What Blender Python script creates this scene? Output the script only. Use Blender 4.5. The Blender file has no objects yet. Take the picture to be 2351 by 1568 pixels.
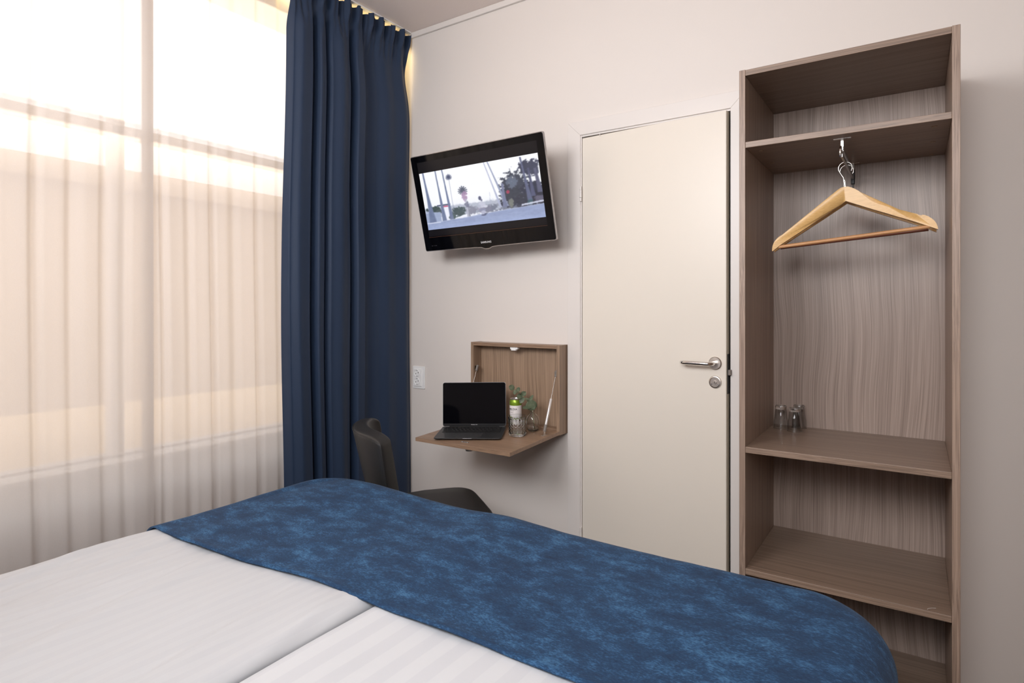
import bpy, bmesh, math, random
import numpy as np
from mathutils import Vector, Matrix, noise
random.seed(7)
S = bpy.context.scene
COL = S.collection
PI = math.pi

# ------------------------------------------------------------------ camera
YAW = math.atan(927.5 / 1375.0)
cam_d = bpy.data.cameras.new('camera')
cam_d.sensor_width = 36.0
cam_d.sensor_fit = 'HORIZONTAL'
cam_d.lens = 36.0 * 1375.0 / 2351.0
cam_d.shift_y = -77.0 / 2351.0
cam_d.clip_start = 0.02
cam = bpy.data.objects.new('camera', cam_d)
COL.objects.link(cam)
cam.location = (0, 0, 1.27)
cam.rotation_euler = (PI / 2, 0, YAW)
S.camera = cam

# ------------------------------------------------------------------ sky, lamps, exposure
S.view_settings.view_transform = 'Standard'
S.view_settings.look = 'None'
S.view_settings.gamma = 1.0
S.view_settings.use_curve_mapping = False
S.view_settings.exposure = 0.0

def srgb(r, g, b):
    f = lambda v: (v / 255.0) / 12.92 if v / 255.0 <= 0.04045 else (((v / 255.0) + 0.055) / 1.055) ** 2.4
    return (f(r), f(g), f(b), 1.0)

w = bpy.data.worlds.new('sky')
S.world = w
w.use_nodes = True
bg = w.node_tree.nodes['Background']
bg.inputs['Color'].default_value = (0.97, 0.98, 1.0, 1)
bg.inputs['Strength'].default_value = 3.3

def area(name, loc, target, size, power, color, shape='DISK', size_y=None, spread=180):
    d = bpy.data.lights.new(name, 'AREA')
    d.shape = shape
    d.size = size
    if size_y:
        d.size_y = size_y
    d.energy = power
    d.color = color
    o = bpy.data.objects.new(name, d)
    COL.objects.link(o)
    o.location = loc
    d.spread = math.radians(spread)
    o.rotation_euler = (Vector(target) - Vector(loc)).to_track_quat('-Z', 'Y').to_euler()
    return o

area('ceiling_lamp', (-1.35, -0.55, 2.22), (-1.10, 2.5, 1.95), 0.95, 23.5, (0.985, 0.985, 1.0), spread=135)
area('fill_light', (-0.10, -0.60, 2.00), (-0.9, 2.5, 0.70), 1.0, 19.5, (0.985, 0.985, 1.0), spread=130)  # added soft fill from behind the camera, brightening the lower walls
# added warm lights for the glow leaking round the navy curtain, up and down
area('curtain_glow_up', (-2.430, 2.08, 2.765), (-2.430, 2.08, 3.2), 0.02, 0.30, (1.0, 0.74, 0.30), 'RECTANGLE', 0.74)
area('curtain_glow_down', (-2.430, 2.08, 2.760), (-2.430, 2.08, 0.0), 0.02, 1.9, (1.0, 0.76, 0.34), 'RECTANGLE', 0.74)
# low evening sun, just clearing the building across the street
sd_ = bpy.data.lights.new('sun', 'SUN')
sd_.energy = 8.0
sd_.angle = math.radians(2.2)
sd_.color = (1.0, 0.90, 0.76)
sun = bpy.data.objects.new('sun', sd_)
COL.objects.link(sun)
sun.location = (-12, 1, 5)
sun.rotation_euler = Vector((1.0, -0.06, -0.203)).to_track_quat('-Z', 'Y').to_euler()
# daylight portal in the window opening
po = area('window_portal', (-2.83, 0.9, 1.72), (0, 0.9, 1.72), 2.2, 1.0, (1, 1, 1), 'RECTANGLE', 2.2)
po.data.cycles.is_portal = True

# ------------------------------------------------------------------ helpers
class MB:
    """collects geometry, then links it as one mesh object"""
    def __init__(s):
        s.bm = bmesh.new()
    def box(s, lo, hi, M=None, bev=0.0, seg=2):
        r = bmesh.ops.create_cube(s.bm, size=1.0)
        vs = r['verts']
        lo, hi = Vector(lo), Vector(hi)
        c, d = (lo + hi) / 2, hi - lo
        for v in vs:
            v.co = Vector((c.x + v.co.x * d.x, c.y + v.co.y * d.y, c.z + v.co.z * d.z))
        if bev > 0:
            es = list({e for v in vs for e in v.link_edges})
            rr = bmesh.ops.bevel(s.bm, geom=es, offset=bev, segments=seg, affect='EDGES', profile=0.5)
            vs = list({v for f in rr['faces'] for v in f.verts} | {v for v in vs if v.is_valid})
        if M is not None:
            for v in vs:
                v.co = M @ v.co
        return s
    def lathe(s, prof, n=48, M=None, closed=False, mod=None):
        rings = []
        for (r, z) in prof:
            if r < 1e-6:
                rings.append([s.bm.verts.new((0, 0, z))])
            else:
                ring = []
                for i in range(n):
                    a = 2 * PI * i / n
                    rr = r if mod is None else r + mod(a, z, r)
                    ring.append(s.bm.verts.new((rr * math.cos(a), rr * math.sin(a), z)))
                rings.append(ring)
        pairs = list(zip(rings[:-1], rings[1:]))
        if closed:
            pairs.append((rings[-1], rings[0]))
        for A, B in pairs:
            if len(A) == 1 and len(B) == 1:
                continue
            for i in range(n):
                j = (i + 1) % n
                if len(A) == 1:
                    s.bm.faces.new((A[0], B[i], B[j]))
                elif len(B) == 1:
                    s.bm.faces.new((A[i], A[j], B[0]))
                else:
                    s.bm.faces.new((A[i], A[j], B[j], B[i]))
        if M is not None:
            for R in rings:
                for v in R:
                    v.co = M @ v.co
        return s
    def tube(s, pts, r, n=12, caps=True, M=None):
        pts = [Vector(p) for p in pts]
        rad = r if isinstance(r, (list, tuple)) else [r] * len(pts)
        prev = None
        rings = []
        for i, p in enumerate(pts):
            t = (pts[min(i + 1, len(pts) - 1)] - pts[max(i - 1, 0)]).normalized()
            if prev is None:
                up = Vector((0, 0, 1)) if abs(t.z) < 0.9 else Vector((1, 0, 0))
                u = t.cross(up).normalized()
            else:
                u = (prev - t * prev.dot(t)).normalized()
            prev = u
            v2 = t.cross(u)
            ring = []
            for k in range(n):
                a = 2 * PI * k / n
                co = p + (u * math.cos(a) + v2 * math.sin(a)) * rad[i]
                if M is not None:
                    co = M @ co
                ring.append(s.bm.verts.new(co))
            rings.append(ring)
        for A, B in zip(rings[:-1], rings[1:]):
            for k in range(n):
                s.bm.faces.new((A[k], A[(k + 1) % n], B[(k + 1) % n], B[k]))
        if caps:
            s.bm.faces.new(list(reversed(rings[0])))
            s.bm.faces.new(rings[-1])
        return s
    def prism(s, outline, z0, z1, M=None):
        """outline in xy, extruded z0..z1"""
        A = [s.bm.verts.new((x, y, z0)) for x, y in outline]
        B = [s.bm.verts.new((x, y, z1)) for x, y in outline]
        n = len(A)
        s.bm.faces.new(list(reversed(A)))
        s.bm.faces.new(B)
        for i in range(n):
            s.bm.faces.new((A[i], A[(i + 1) % n], B[(i + 1) % n], B[i]))
        if M is not None:
            for v in A + B:
                v.co = M @ v.co
        return s
    def grid(s, P):
        """P[i][j] points"""
        V = [[s.bm.verts.new(p) for p in row] for row in P]
        for i in range(len(V) - 1):
            for j in range(len(V[0]) - 1):
                s.bm.faces.new((V[i][j], V[i + 1][j], V[i + 1][j + 1], V[i][j + 1]))
        return V
    def build(s, name, mat, parent=None, smooth=False, angle=40, world=False):
        bm = s.bm
        if world and parent is not None:
            Mi = MATS[parent.name].inverted()
            bm.transform(Mi)
        bmesh.ops.recalc_face_normals(bm, faces=bm.faces)
        me = bpy.data.meshes.new(name)
        bm.to_mesh(me)
        bm.free()
        if mat is not None:
            me.materials.append(mat)
        if smooth:
            me.polygons.foreach_set('use_smooth', [True] * len(me.polygons))
            if angle < 180:
                me.set_sharp_from_angle(angle=math.radians(angle))
        o = bpy.data.objects.new(name, me)
        COL.objects.link(o)
        if parent is not None:
            o.parent = parent
        return o

MATS = {}
def thing(name, label, cat, loc=(0, 0, 0), rot=(0, 0, 0), group=None):
    o = bpy.data.objects.new(name, None)
    o.empty_display_size = 0.05
    COL.objects.link(o)
    o.location = loc
    o.rotation_euler = rot
    o['label'] = label
    o['category'] = cat
    if group:
        o['group'] = group
    from mathutils import Euler
    MATS[o.name] = Matrix.Translation(loc) @ Euler(rot).to_matrix().to_4x4()
    return o
def tag(o, label, cat, group=None):
    o['label'] = label
    o['category'] = cat
    if group:
        o['group'] = group
    return o
def struct(o):
    o['kind'] = 'structure'
    return o
def sbox(name, lo, hi, mat, parent=None, bev=0.0):
    m = MB().box(lo, hi, bev=bev)
    o = m.build(name, mat, parent, world=parent is not None)
    if parent is None:
        struct(o)
    return o
def wbox(name, lo, hi, mat, parent, bev=0.001):
    return MB().box(lo, hi, bev=bev).build(name, mat, parent, world=True)
def copy_tree(o, parent=None):
    c = o.copy()
    COL.objects.link(c)
    if parent is not None:
        c.parent = parent
    for ch in list(o.children):
        copy_tree(ch, c)
    return c
def text_mesh(name, body, size, mat, parent, M, ext=0.0002, bold=0.0, align='CENTER', spacing=1.0):
    cu = bpy.data.curves.new(name, 'FONT')
    cu.body = body
    cu.size = size
    cu.align_x = align
    cu.align_y = 'CENTER'
    cu.extrude = ext
    cu.offset = bold
    cu.space_character = spacing
    tmp = bpy.data.objects.new(name + '_tmp', cu)
    COL.objects.link(tmp)
    dg = bpy.context.evaluated_depsgraph_get()
    me = bpy.data.meshes.new_from_object(tmp.evaluated_get(dg))
    bpy.data.objects.remove(tmp)
    bpy.data.curves.remove(cu)
    me.transform(M)
    me.materials.clear()
    me.materials.append(mat)
    me.name = name
    o = bpy.data.objects.new(name, me)
    COL.objects.link(o)
    o.parent = parent
    return o

# ------------------------------------------------------------------ materials
def mat(name, col, rough=0.5, metal=0.0, spec=0.5, **kw):
    m = bpy.data.materials.new(name)
    m.use_nodes = True
    b = m.node_tree.nodes['Principled BSDF']
    b.inputs['Base Color'].default_value = col
    b.inputs['Roughness'].default_value = rough
    b.inputs['Metallic'].default_value = metal
    b.inputs['Specular IOR Level'].default_value = spec
    for k, v in kw.items():
        b.inputs[k.replace('_', ' ')].default_value = v
    return m
def nd(m, t, **kw):
    n = m.node_tree.nodes.new(t)
    for k, v in kw.items():
        setattr(n, k, v)
    return n
def lk(m, a, b):
    m.node_tree.links.new(a, b)
def bump(m, scale, strength, dist=0.001, detail=4.0, stretch=None):
    b = m.node_tree.nodes['Principled BSDF']
    tc = nd(m, 'ShaderNodeTexCoord')
    n = nd(m, 'ShaderNodeTexNoise')
    n.inputs['Scale'].default_value = scale
    n.inputs['Detail'].default_value = detail
    if stretch:
        mp = nd(m, 'ShaderNodeMapping')
        mp.inputs['Scale'].default_value = stretch
        lk(m, tc.outputs['Object'], mp.inputs[0])
        lk(m, mp.outputs[0], n.inputs[0])
    else:
        lk(m, tc.outputs['Object'], n.inputs[0])
    bp = nd(m, 'ShaderNodeBump')
    bp.inputs['Strength'].default_value = strength
    bp.inputs['Distance'].default_value = dist
    lk(m, n.outputs['Fac'], bp.inputs['Height'])
    lk(m, bp.outputs[0], b.inputs['Normal'])
    return m
def mottled(m, c1, c2, scale, lo=0.35, hi=0.65, stretch=(1, 1, 1), detail=5.0):
    b = m.node_tree.nodes['Principled BSDF']
    tc = nd(m, 'ShaderNodeTexCoord')
    mp = nd(m, 'ShaderNodeMapping')
    mp.inputs['Scale'].default_value = stretch
    n = nd(m, 'ShaderNodeTexNoise')
    n.inputs['Scale'].default_value = scale
    n.inputs['Detail'].default_value = detail
    cr = nd(m, 'ShaderNodeValToRGB')
    cr.color_ramp.elements[0].position = lo
    cr.color_ramp.elements[0].color = c1
    cr.color_ramp.elements[1].position = hi
    cr.color_ramp.elements[1].color = c2
    lk(m, tc.outputs['Object'], mp.inputs[0])
    lk(m, mp.outputs[0], n.inputs[0])
    lk(m, n.outputs['Fac'], cr.inputs[0])
    lk(m, cr.outputs[0], b.inputs['Base Color'])
    return m

def wood(name, axis, dark=(118, 98, 85), light=(166, 143, 127), rough=0.42, fig=1.0, bend=1):
    """ash-look laminate: fine streaks along the axis, bent by a slow figure"""
    m = mat(name, srgb(*light), rough)
    b = m.node_tree.nodes['Principled BSDF']
    tc = nd(m, 'ShaderNodeTexCoord')
    slow = nd(m, 'ShaderNodeMapping')
    s1 = [5.5, 5.5, 5.5]; s1[axis] = 2.2
    slow.inputs['Scale'].default_value = s1
    n1 = nd(m, 'ShaderNodeTexNoise')
    n1.inputs['Scale'].default_value = 1.0
    n1.inputs['Detail'].default_value = 0.5
    lk(m, tc.outputs['Object'], slow.inputs[0])
    lk(m, slow.outputs[0], n1.inputs[0])
    fast = nd(m, 'ShaderNodeMapping')
    s2 = [520.0, 520.0, 520.0]; s2[axis] = 2.6
    fast.inputs['Scale'].default_value = s2
    lk(m, tc.outputs['Object'], fast.inputs[0])
    vs = nd(m, 'ShaderNodeVectorMath', operation='SCALE')
    vs.inputs['Scale'].default_value = 36.0 * fig
    msk = nd(m, 'ShaderNodeVectorMath', operation='MULTIPLY')
    mv = [0.0, 0.0, 0.0]; mv[bend] = 1.0
    msk.inputs[1].default_value = mv
    lk(m, n1.outputs['Color'], msk.inputs[0])
    lk(m, msk.outputs[0], vs.inputs[0])
    va = nd(m, 'ShaderNodeVectorMath', operation='ADD')
    lk(m, fast.outputs[0], va.inputs[0])
    lk(m, vs.outputs[0], va.inputs[1])
    n2 = nd(m, 'ShaderNodeTexNoise')
    n2.inputs['Scale'].default_value = 1.0
    n2.inputs['Detail'].default_value = 3.0
    n2.inputs['Roughness'].default_value = 0.6
    lk(m, va.outputs[0], n2.inputs[0])
    # broader bands
    mp3 = nd(m, 'ShaderNodeMapping')
    s3 = [60.0, 60.0, 60.0]; s3[axis] = 0.9
    mp3.inputs['Scale'].default_value = s3
    lk(m, tc.outputs['Object'], mp3.inputs[0])
    vs3 = nd(m, 'ShaderNodeVectorMath', operation='SCALE')
    vs3.inputs['Scale'].default_value = 5.0 * fig
    lk(m, msk.outputs[0], vs3.inputs[0])
    va3 = nd(m, 'ShaderNodeVectorMath', operation='ADD')
    lk(m, mp3.outputs[0], va3.inputs[0])
    lk(m, vs3.outputs[0], va3.inputs[1])
    n3 = nd(m, 'ShaderNodeTexNoise')
    n3.inputs['Scale'].default_value = 1.0
    n3.inputs['Detail'].default_value = 2.0
    lk(m, va3.outputs[0], n3.inputs[0])
    mx = nd(m, 'ShaderNodeMath', operation='MULTIPLY_ADD')
    mx.inputs[1].default_value = 0.26
    lk(m, n3.outputs['Fac'], mx.inputs[0])
    ml = nd(m, 'ShaderNodeMath', operation='MULTIPLY')
    ml.inputs[1].default_value = 0.74
    lk(m, n2.outputs['Fac'], ml.inputs[0])
    lk(m, ml.outputs[0], mx.inputs[2])
    cr = nd(m, 'ShaderNodeValToRGB')
    e = cr.color_ramp.elements
    e[0].position = 0.36; e[0].color = srgb(*dark)
    e[1].position = 0.60; e[1].color = srgb(*light)
    lk(m, mx.outputs[0], cr.inputs[0])
    lk(m, cr.outputs[0], b.inputs['Base Color'])
    bp = nd(m, 'ShaderNodeBump')
    bp.inputs['Strength'].default_value = 0.25
    bp.inputs['Distance'].default_value = 0.0004
    lk(m, n2.outputs['Fac'], bp.inputs['Height'])
    lk(m, bp.outputs[0], b.inputs['Normal'])
    return m

M_wall = bump(mat('painted_wall', srgb(226, 219, 214), 0.62), 140, 0.12, 0.0012)
M_ceil = bump(mat('painted_ceiling', srgb(242, 230, 224), 0.8), 220, 0.35, 0.002)
M_trim = mat('white_trim_paint', srgb(226, 220, 216), 0.38)
M_door = bump(mat('cream_door_paint', srgb(230, 222, 211), 0.34), 260, 0.05, 0.0006)
M_dooredge = mat('door_edge_paint', srgb(176, 168, 150), 0.5)
M_floor = wood('floor_laminate', 0, (92, 74, 60), (128, 106, 88), 0.4)
M_woodV = wood('ash_laminate_upright', 2, fig=0.25)
M_woodB = wood('ash_laminate_back', 2, (126, 109, 100), (168, 149, 138), 0.36, 1.0, 0)
M_woodH = wood('ash_laminate_level', 0, (112, 93, 80), (150, 127, 110), 0.38, 0.5)
M_deskB = wood('desk_laminate_back', 2, (120, 98, 80), (170, 143, 120), 0.42, 0.9, 0)
M_deskV = wood('desk_laminate_upright', 2, (120, 98, 80), (170, 143, 120), 0.42, 0.25)
M_deskH = wood('desk_laminate_level', 0, (120, 96, 78), (160, 131, 108), 0.4, 0.5)
M_chrome = mat('chrome', (0.75, 0.73, 0.71, 1), 0.16, 1.0)
M_nickel = mat('brushed_nickel', (0.55, 0.50, 0.46, 1), 0.33, 1.0)
M_steel = mat('grey_steel', (0.45, 0.45, 0.45, 1), 0.4, 1.0)
M_alu = mat('strut_aluminium', (0.78, 0.76, 0.76, 1), 0.35, 0.6)
M_greypl = mat('grey_plastic', srgb(120, 112, 106), 0.5)
M_whitepl = mat('white_plastic', srgb(240, 240, 240), 0.3)
M_dark = mat('dark_gap', srgb(22, 20, 20), 0.7)
M_blackpl = mat('black_gloss_plastic', srgb(6, 6, 9), 0.06, 0.0, 0.22)
M_blackmt = mat('black_matt_plastic', srgb(20, 20, 22), 0.5)
M_silver = mat('silver_edge', (0.62, 0.60, 0.60, 1), 0.25, 0.9)
M_print = mat('silver_print', srgb(205, 205, 208), 0.4)
M_leather = bump(mat('charcoal_leatherette', srgb(36, 35, 35), 0.46), 420, 0.25, 0.0006)
M_lap = mat('space_grey_metal', srgb(62, 62, 64), 0.38, 0.6)
M_lapedge = mat('bright_bevel', srgb(150, 150, 154), 0.35, 0.8)
M_lapscr = mat('laptop_screen_glass', srgb(7, 7, 11), 0.06, 0.0, 0.2)
M_key = mat('black_keys', srgb(16, 16, 18), 0.5)
M_legend = mat('key_legends', srgb(150, 150, 155), 0.5)
M_hang = wood('hanger_maple', 0, (204, 160, 100), (226, 184, 122), 0.3, 0.3)
M_hangbar = wood('hanger_bar_beech', 0, (178, 126, 80), (204, 152, 104), 0.35, 0.3)
M_hangbar2 = mat('dark_stained_bar', srgb(112, 62, 44), 0.35)
M_slot = mat('socket_shadow_grey', srgb(90, 88, 86), 0.6)

def make_glass(name, rough=0.0, ior=1.45):
    m = bpy.data.materials.new(name)
    m.use_nodes = True
    nt = m.node_tree
    nt.nodes.clear()
    o = nt.nodes.new('ShaderNodeOutputMaterial')
    g = nt.nodes.new('ShaderNodeBsdfGlass')
    g.inputs['IOR'].default_value = ior
    g.inputs['Roughness'].default_value = rough
    g.inputs['Color'].default_value = (0.97, 0.98, 0.98, 1)
    nt.links.new(g.outputs[0], o.inputs[0])
    return m
M_glass = make_glass('clear_glass')
M_cutglass = make_glass('cut_crystal', 0.02, 1.5)

def make_pane():
    m = bpy.data.materials.new('window_pane')
    m.use_nodes = True
    nt = m.node_tree
    nt.nodes.clear()
    o = nt.nodes.new('ShaderNodeOutputMaterial')
    t = nt.nodes.new('ShaderNodeBsdfTransparent')
    g = nt.nodes.new('ShaderNodeBsdfGlossy')
    g.inputs['Roughness'].default_value = 0.02
    x = nt.nodes.new('ShaderNodeMixShader')
    x.inputs[0].default_value = 0.06
    nt.links.new(t.outputs[0], x.inputs[1])
    nt.links.new(g.outputs[0], x.inputs[2])
    nt.links.new(x.outputs[0], o.inputs[0])
    return m
M_pane = make_pane()
def make_thin():
    m = bpy.data.materials.new('thin_clear_glass')
    m.use_nodes = True
    nt = m.node_tree
    nt.nodes.clear()
    o = nt.nodes.new('ShaderNodeOutputMaterial')
    t = nt.nodes.new('ShaderNodeBsdfTransparent')
    t.inputs[0].default_value = (0.95, 0.955, 0.955, 1)
    g = nt.nodes.new('ShaderNodeBsdfGlossy')
    g.inputs['Roughness'].default_value = 0.02
    lw = nt.nodes.new('ShaderNodeLayerWeight')
    pw = nt.nodes.new('ShaderNodeMath'); pw.operation = 'POWER'; pw.inputs[1].default_value = 2.0
    ma = nt.nodes.new('ShaderNodeMath'); ma.operation = 'MULTIPLY_ADD'; ma.inputs[1].default_value = 0.50; ma.inputs[2].default_value = 0.045
    lw.inputs['Blend'].default_value = 0.5
    nt.links.new(lw.outputs['Facing'], pw.inputs[0]); nt.links.new(pw.outputs[0], ma.inputs[0])
    x = nt.nodes.new('ShaderNodeMixShader')
    nt.links.new(ma.outputs[0], x.inputs[0])
    nt.links.new(t.outputs[0], x.inputs[1])
    nt.links.new(g.outputs[0], x.inputs[2])
    nt.links.new(x.outputs[0], o.inputs[0])
    return m
M_thin = make_thin()

def make_sheer():
    m = bpy.data.materials.new('sheer_voile')
    m.use_nodes = True
    nt = m.node_tree
    nt.nodes.clear()
    N = nt.nodes.new
    o = N('ShaderNodeOutputMaterial')
    tr = N('ShaderNodeBsdfTransparent')
    tr.inputs[0].default_value = (1, 0.97, 0.94, 1)
    tl = N('ShaderNodeBsdfTranslucent')
    tl.inputs[0].default_value = srgb(246, 236, 228)
    df = N('ShaderNodeBsdfDiffuse')
    df.inputs[0].default_value = srgb(206, 203, 203)
    a = N('ShaderNodeMixShader')
    a.inputs[0].default_value = 0.67          # translucent -> diffuse
    b = N('ShaderNodeMixShader')
    # fine weave modulates the openness
    tc = N('ShaderNodeTexCoord')
    mp = N('ShaderNodeMapping')
    mp.inputs['Scale'].default_value = (300, 300, 900)
    ns = N('ShaderNodeTexNoise')
    ns.inputs['Scale'].default_value = 1.0
    mr = N('ShaderNodeMapRange')
    mr.inputs['From Min'].default_value = 0.3
    mr.inputs['From Max'].default_value = 0.7
    mr.inputs['To Min'].default_value = 0.88
    mr.inputs['To Max'].default_value = 0.92
    nt.links.new(tc.outputs['Object'], mp.inputs[0])
    nt.links.new(mp.outputs[0], ns.inputs[0])
    nt.links.new(ns.outputs['Fac'], mr.inputs['Value'])
    nt.links.new(mr.outputs[0], b.inputs[0])
    nt.links.new(tl.outputs[0], a.inputs[1])
    nt.links.new(df.outputs[0], a.inputs[2])
    nt.links.new(tr.outputs[0], b.inputs[1])
    nt.links.new(a.outputs[0], b.inputs[2])
    nt.links.new(b.outputs[0], o.inputs[0])
    return m
M_sheer = make_sheer()

M_curtain = mat('navy_curtain_cloth', srgb(38, 54, 79), 0.58, 0.0, 0.3)
M_curtain.node_tree.nodes['Principled BSDF'].inputs['Sheen Weight'].default_value = 0.05
bump(M_curtain, 1.0, 0.15, 0.0005, 2.0, (900, 900, 300))

def make_linen(name='white_satin_stripe', k=1.0, per=0.062, w=216):
    m = mat(name, srgb(232, 226, 226), 0.6)
    b = m.node_tree.nodes['Principled BSDF']
    tc = nd(m, 'ShaderNodeTexCoord')
    sp = nd(m, 'ShaderNodeSeparateXYZ')
    lk(m, tc.outputs['Object'], sp.inputs[0])
    mu = nd(m, 'ShaderNodeMath', operation='MULTIPLY')
    mu.inputs[1].default_value = 2 * PI / per
    lk(m, sp.outputs['X'], mu.inputs[0])
    si = nd(m, 'ShaderNodeMath', operation='SINE')
    lk(m, mu.outputs[0], si.inputs[0])
    cr = nd(m, 'ShaderNodeValToRGB')
    cr.color_ramp.elements[0].position = 0.46
    cr.color_ramp.elements[0].color = srgb(w - 4 - 5 * k, w - 2 - 5 * k, w + 2 - 4 * k)
    cr.color_ramp.elements[1].position = 0.54
    cr.color_ramp.elements[1].color = srgb(w - 4, w - 2, w + 2)
    mr = nd(m, 'ShaderNodeMapRange')
    mr.inputs['From Min'].default_value = -1.0
    lk(m, si.outputs[0], mr.inputs['Value'])
    lk(m, mr.outputs[0], cr.inputs[0])
    lk(m, cr.outputs[0], b.inputs['Base Color'])
    r2 = nd(m, 'ShaderNodeMapRange')
    r2.inputs['To Min'].default_value = 0.55
    r2.inputs['To Max'].default_value = 0.70
    lk(m, mr.outputs[0], r2.inputs['Value'])
    lk(m, r2.outputs[0], b.inputs['Roughness'])
    return m
M_linen = make_linen()
M_linen2 = make_linen('white_narrow_stripe', 0.6, 0.034, 207)

def make_runner():
    m = mat('blue_flecked_chenille', srgb(40, 74, 112), 0.85, 0.0, 0.2)
    b = m.node_tree.nodes['Principled BSDF']
    b.inputs['Sheen Weight'].default_value = 0.03
    tc = nd(m, 'ShaderNodeTexCoord')
    def noise_(sc, det, st, ro=0.6):
        mp = nd(m, 'ShaderNodeMapping')
        mp.inputs['Scale'].default_value = st
        n = nd(m, 'ShaderNodeTexNoise')
        n.inputs['Scale'].default_value = sc
        n.inputs['Detail'].default_value = det
        n.inputs['Roughness'].default_value = ro
        lk(m, tc.outputs['Object'], mp.inputs[0])
        lk(m, mp.outputs[0], n.inputs[0])
        return n
    patch = noise_(15.0, 9.0, (0.8, 1.3, 1), 0.78)
    fib = noise_(260.0, 3.0, (0.6, 1.3, 1.3), 0.6)
    ad = nd(m, 'ShaderNodeMath', operation='MULTIPLY_ADD')
    ad.inputs[1].default_value = 0.34
    lk(m, fib.outputs['Fac'], ad.inputs[0])
    ml = nd(m, 'ShaderNodeMath', operation='MULTIPLY')
    ml.inputs[1].default_value = 0.66
    lk(m, patch.outputs['Fac'], ml.inputs[0])
    lk(m, ml.outputs[0], ad.inputs[2])
    cr = nd(m, 'ShaderNodeValToRGB')
    e = cr.color_ramp.elements
    e[0].position = 0.36; e[0].color = srgb(32, 50, 76)
    e[1].position = 0.76; e[1].color = srgb(94, 140, 178)
    x = e.new(0.50); x.color = srgb(38, 66, 98)
    x = e.new(0.57); x.color = srgb(54, 92, 130)
    lk(m, ad.outputs[0], cr.inputs[0])
    lk(m, cr.outputs[0], b.inputs['Base Color'])
    bp = nd(m, 'ShaderNodeBump')
    bp.inputs['Strength'].default_value = 0.5
    bp.inputs['Distance'].default_value = 0.0012
    lk(m, fib.outputs['Fac'], bp.inputs['Height'])
    lk(m, bp.outputs[0], b.inputs['Normal'])
    return m
M_runner = make_runner()

# ------------------------------------------------------------------ room shell
XL, XR, YB, YF, ZC = -2.66, 1.35, 2.50, -0.75, 2.825
sbox('floor', (XL - 0.3, YF - 0.1, -0.05), (XR + 0.1, YB + 0.3, 0.0), M_floor)
sbox('ceiling', (XL - 0.3, YF - 0.1, ZC), (XR + 0.1, YB + 0.3, ZC + 0.08), M_ceil)
DX0, DX1, DZ = -1.300, -0.617, 2.076
wb = MB()
wb.box((XL - 0.3, YB, 0), (DX0, YB + 0.12, ZC)).box((DX1, YB, 0), (XR + 0.1, YB + 0.12, ZC)).box((DX0, YB, DZ), (DX1, YB + 0.12, ZC))
struct(wb.build('wall_back', M_wall))
cw = MB().box((DX0 - 0.16, YB + 0.60, 0), (DX1 + 0.16, YB + 0.66, ZC)).box((DX0 - 0.16, YB + 0.12, 0), (DX0 - 0.10, YB + 0.66, ZC)).box((DX1 + 0.10, YB + 0.12, 0), (DX1 + 0.16, YB + 0.66, ZC))
cw.box((DX0 - 0.16, YB + 0.12, 2.3), (DX1 + 0.16, YB + 0.66, 2.36)).box((DX0 - 0.16, YB + 0.12, -0.05), (DX1 + 0.16, YB + 0.66, 0.0))
struct(cw.build('wall_corridor', M_wall))
sbox('wall_front', (XL - 0.3, YF - 0.1, 0), (XR + 0.1, YF, ZC), M_wall)
sbox('wall_right', (XR, YF, 0), (XR + 0.1, YB, ZC), M_wall)
# window wall with an opening
WY0, WY1, WZ0, WZ1 = -0.30, 2.05, 0.635, 2.79
wl = MB()
wl.box((XL - 0.22, YF, 0), (XL, YB, WZ0)).box((XL - 0.22, YF, WZ1), (XL, YB, ZC))
wl.box((XL - 0.22, YF, WZ0), (XL, WY0, WZ1)).box((XL - 0.22, WY1, WZ0), (XL, YB, WZ1))
struct(wl.build('wall_left', M_wall))
# window
win = MB()
fx0, fx1 = XL - 0.14, XL - 0.08
for lo, hi in (((WY0, WZ0), (WY0 + .06, WZ1)), ((WY1 - .06, WZ0), (WY1, WZ1)), ((WY0, WZ0), (WY1, WZ0 + .03)), ((WY0, WZ1 - .06), (WY1, WZ1)),
               ((1.12, WZ0), (1.17, WZ1)), ((WY0, 1.985), (WY1, 2.03))):
    win.box((fx0, lo[0], lo[1]), (fx1, hi[0], hi[1]), bev=0.004)
wo = struct(win.build('window_1', M_trim))
for (a, b) in ((WY0 + .06, 1.12), (1.17, WY1 - .06)):
    for (c, d) in ((WZ0 + .03, 1.985), (2.03, WZ1 - .06)):
        MB().box((XL - 0.113, a, c), (XL - 0.108, b, d)).build('window_pane', M_pane, wo)
MB().box((XL - 0.08, WY0, WZ0 - 0.0), (XL + 0.03, WY1, WZ0 + 0.02), bev=0.004).build('window_sill', M_trim, wo)
# neighbouring facade outside
M_fac = mottled(mat('ochre_render', srgb(188, 162, 132), 0.9), srgb(182, 156, 126), srgb(196, 170, 142), 0.6)
fac = MB()
fx = XL - 6.0
zt = 1.27 + 0.537 / 2.62 * (-fx)
fac.box((fx - 4, -14, -3), (fx, 16, zt - 0.25)).box((fx - 4, -14, zt - 0.25), (fx + 0.25, 16, zt))
facade = fac.build('building', M_fac)
tag(facade, 'ochre rendered building standing outside beyond the sheer curtains', 'building')
sbox('ground', (-20, -16, -3.1), (XL - 0.3, 18, -3.0), mat('street_paving', srgb(150, 145, 140), 0.9))
bpy.data.objects['ground'].name = 'floor_street'
sbox('floor_bounce_slab', (XL - 2.0, -3.0, 0.50), (XL - 0.225, 4.2, 0.60), mat('warm_bounce_stone', srgb(228, 196, 150), 0.8))  # slab added to throw warm light onto the sheers above the sill
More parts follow.
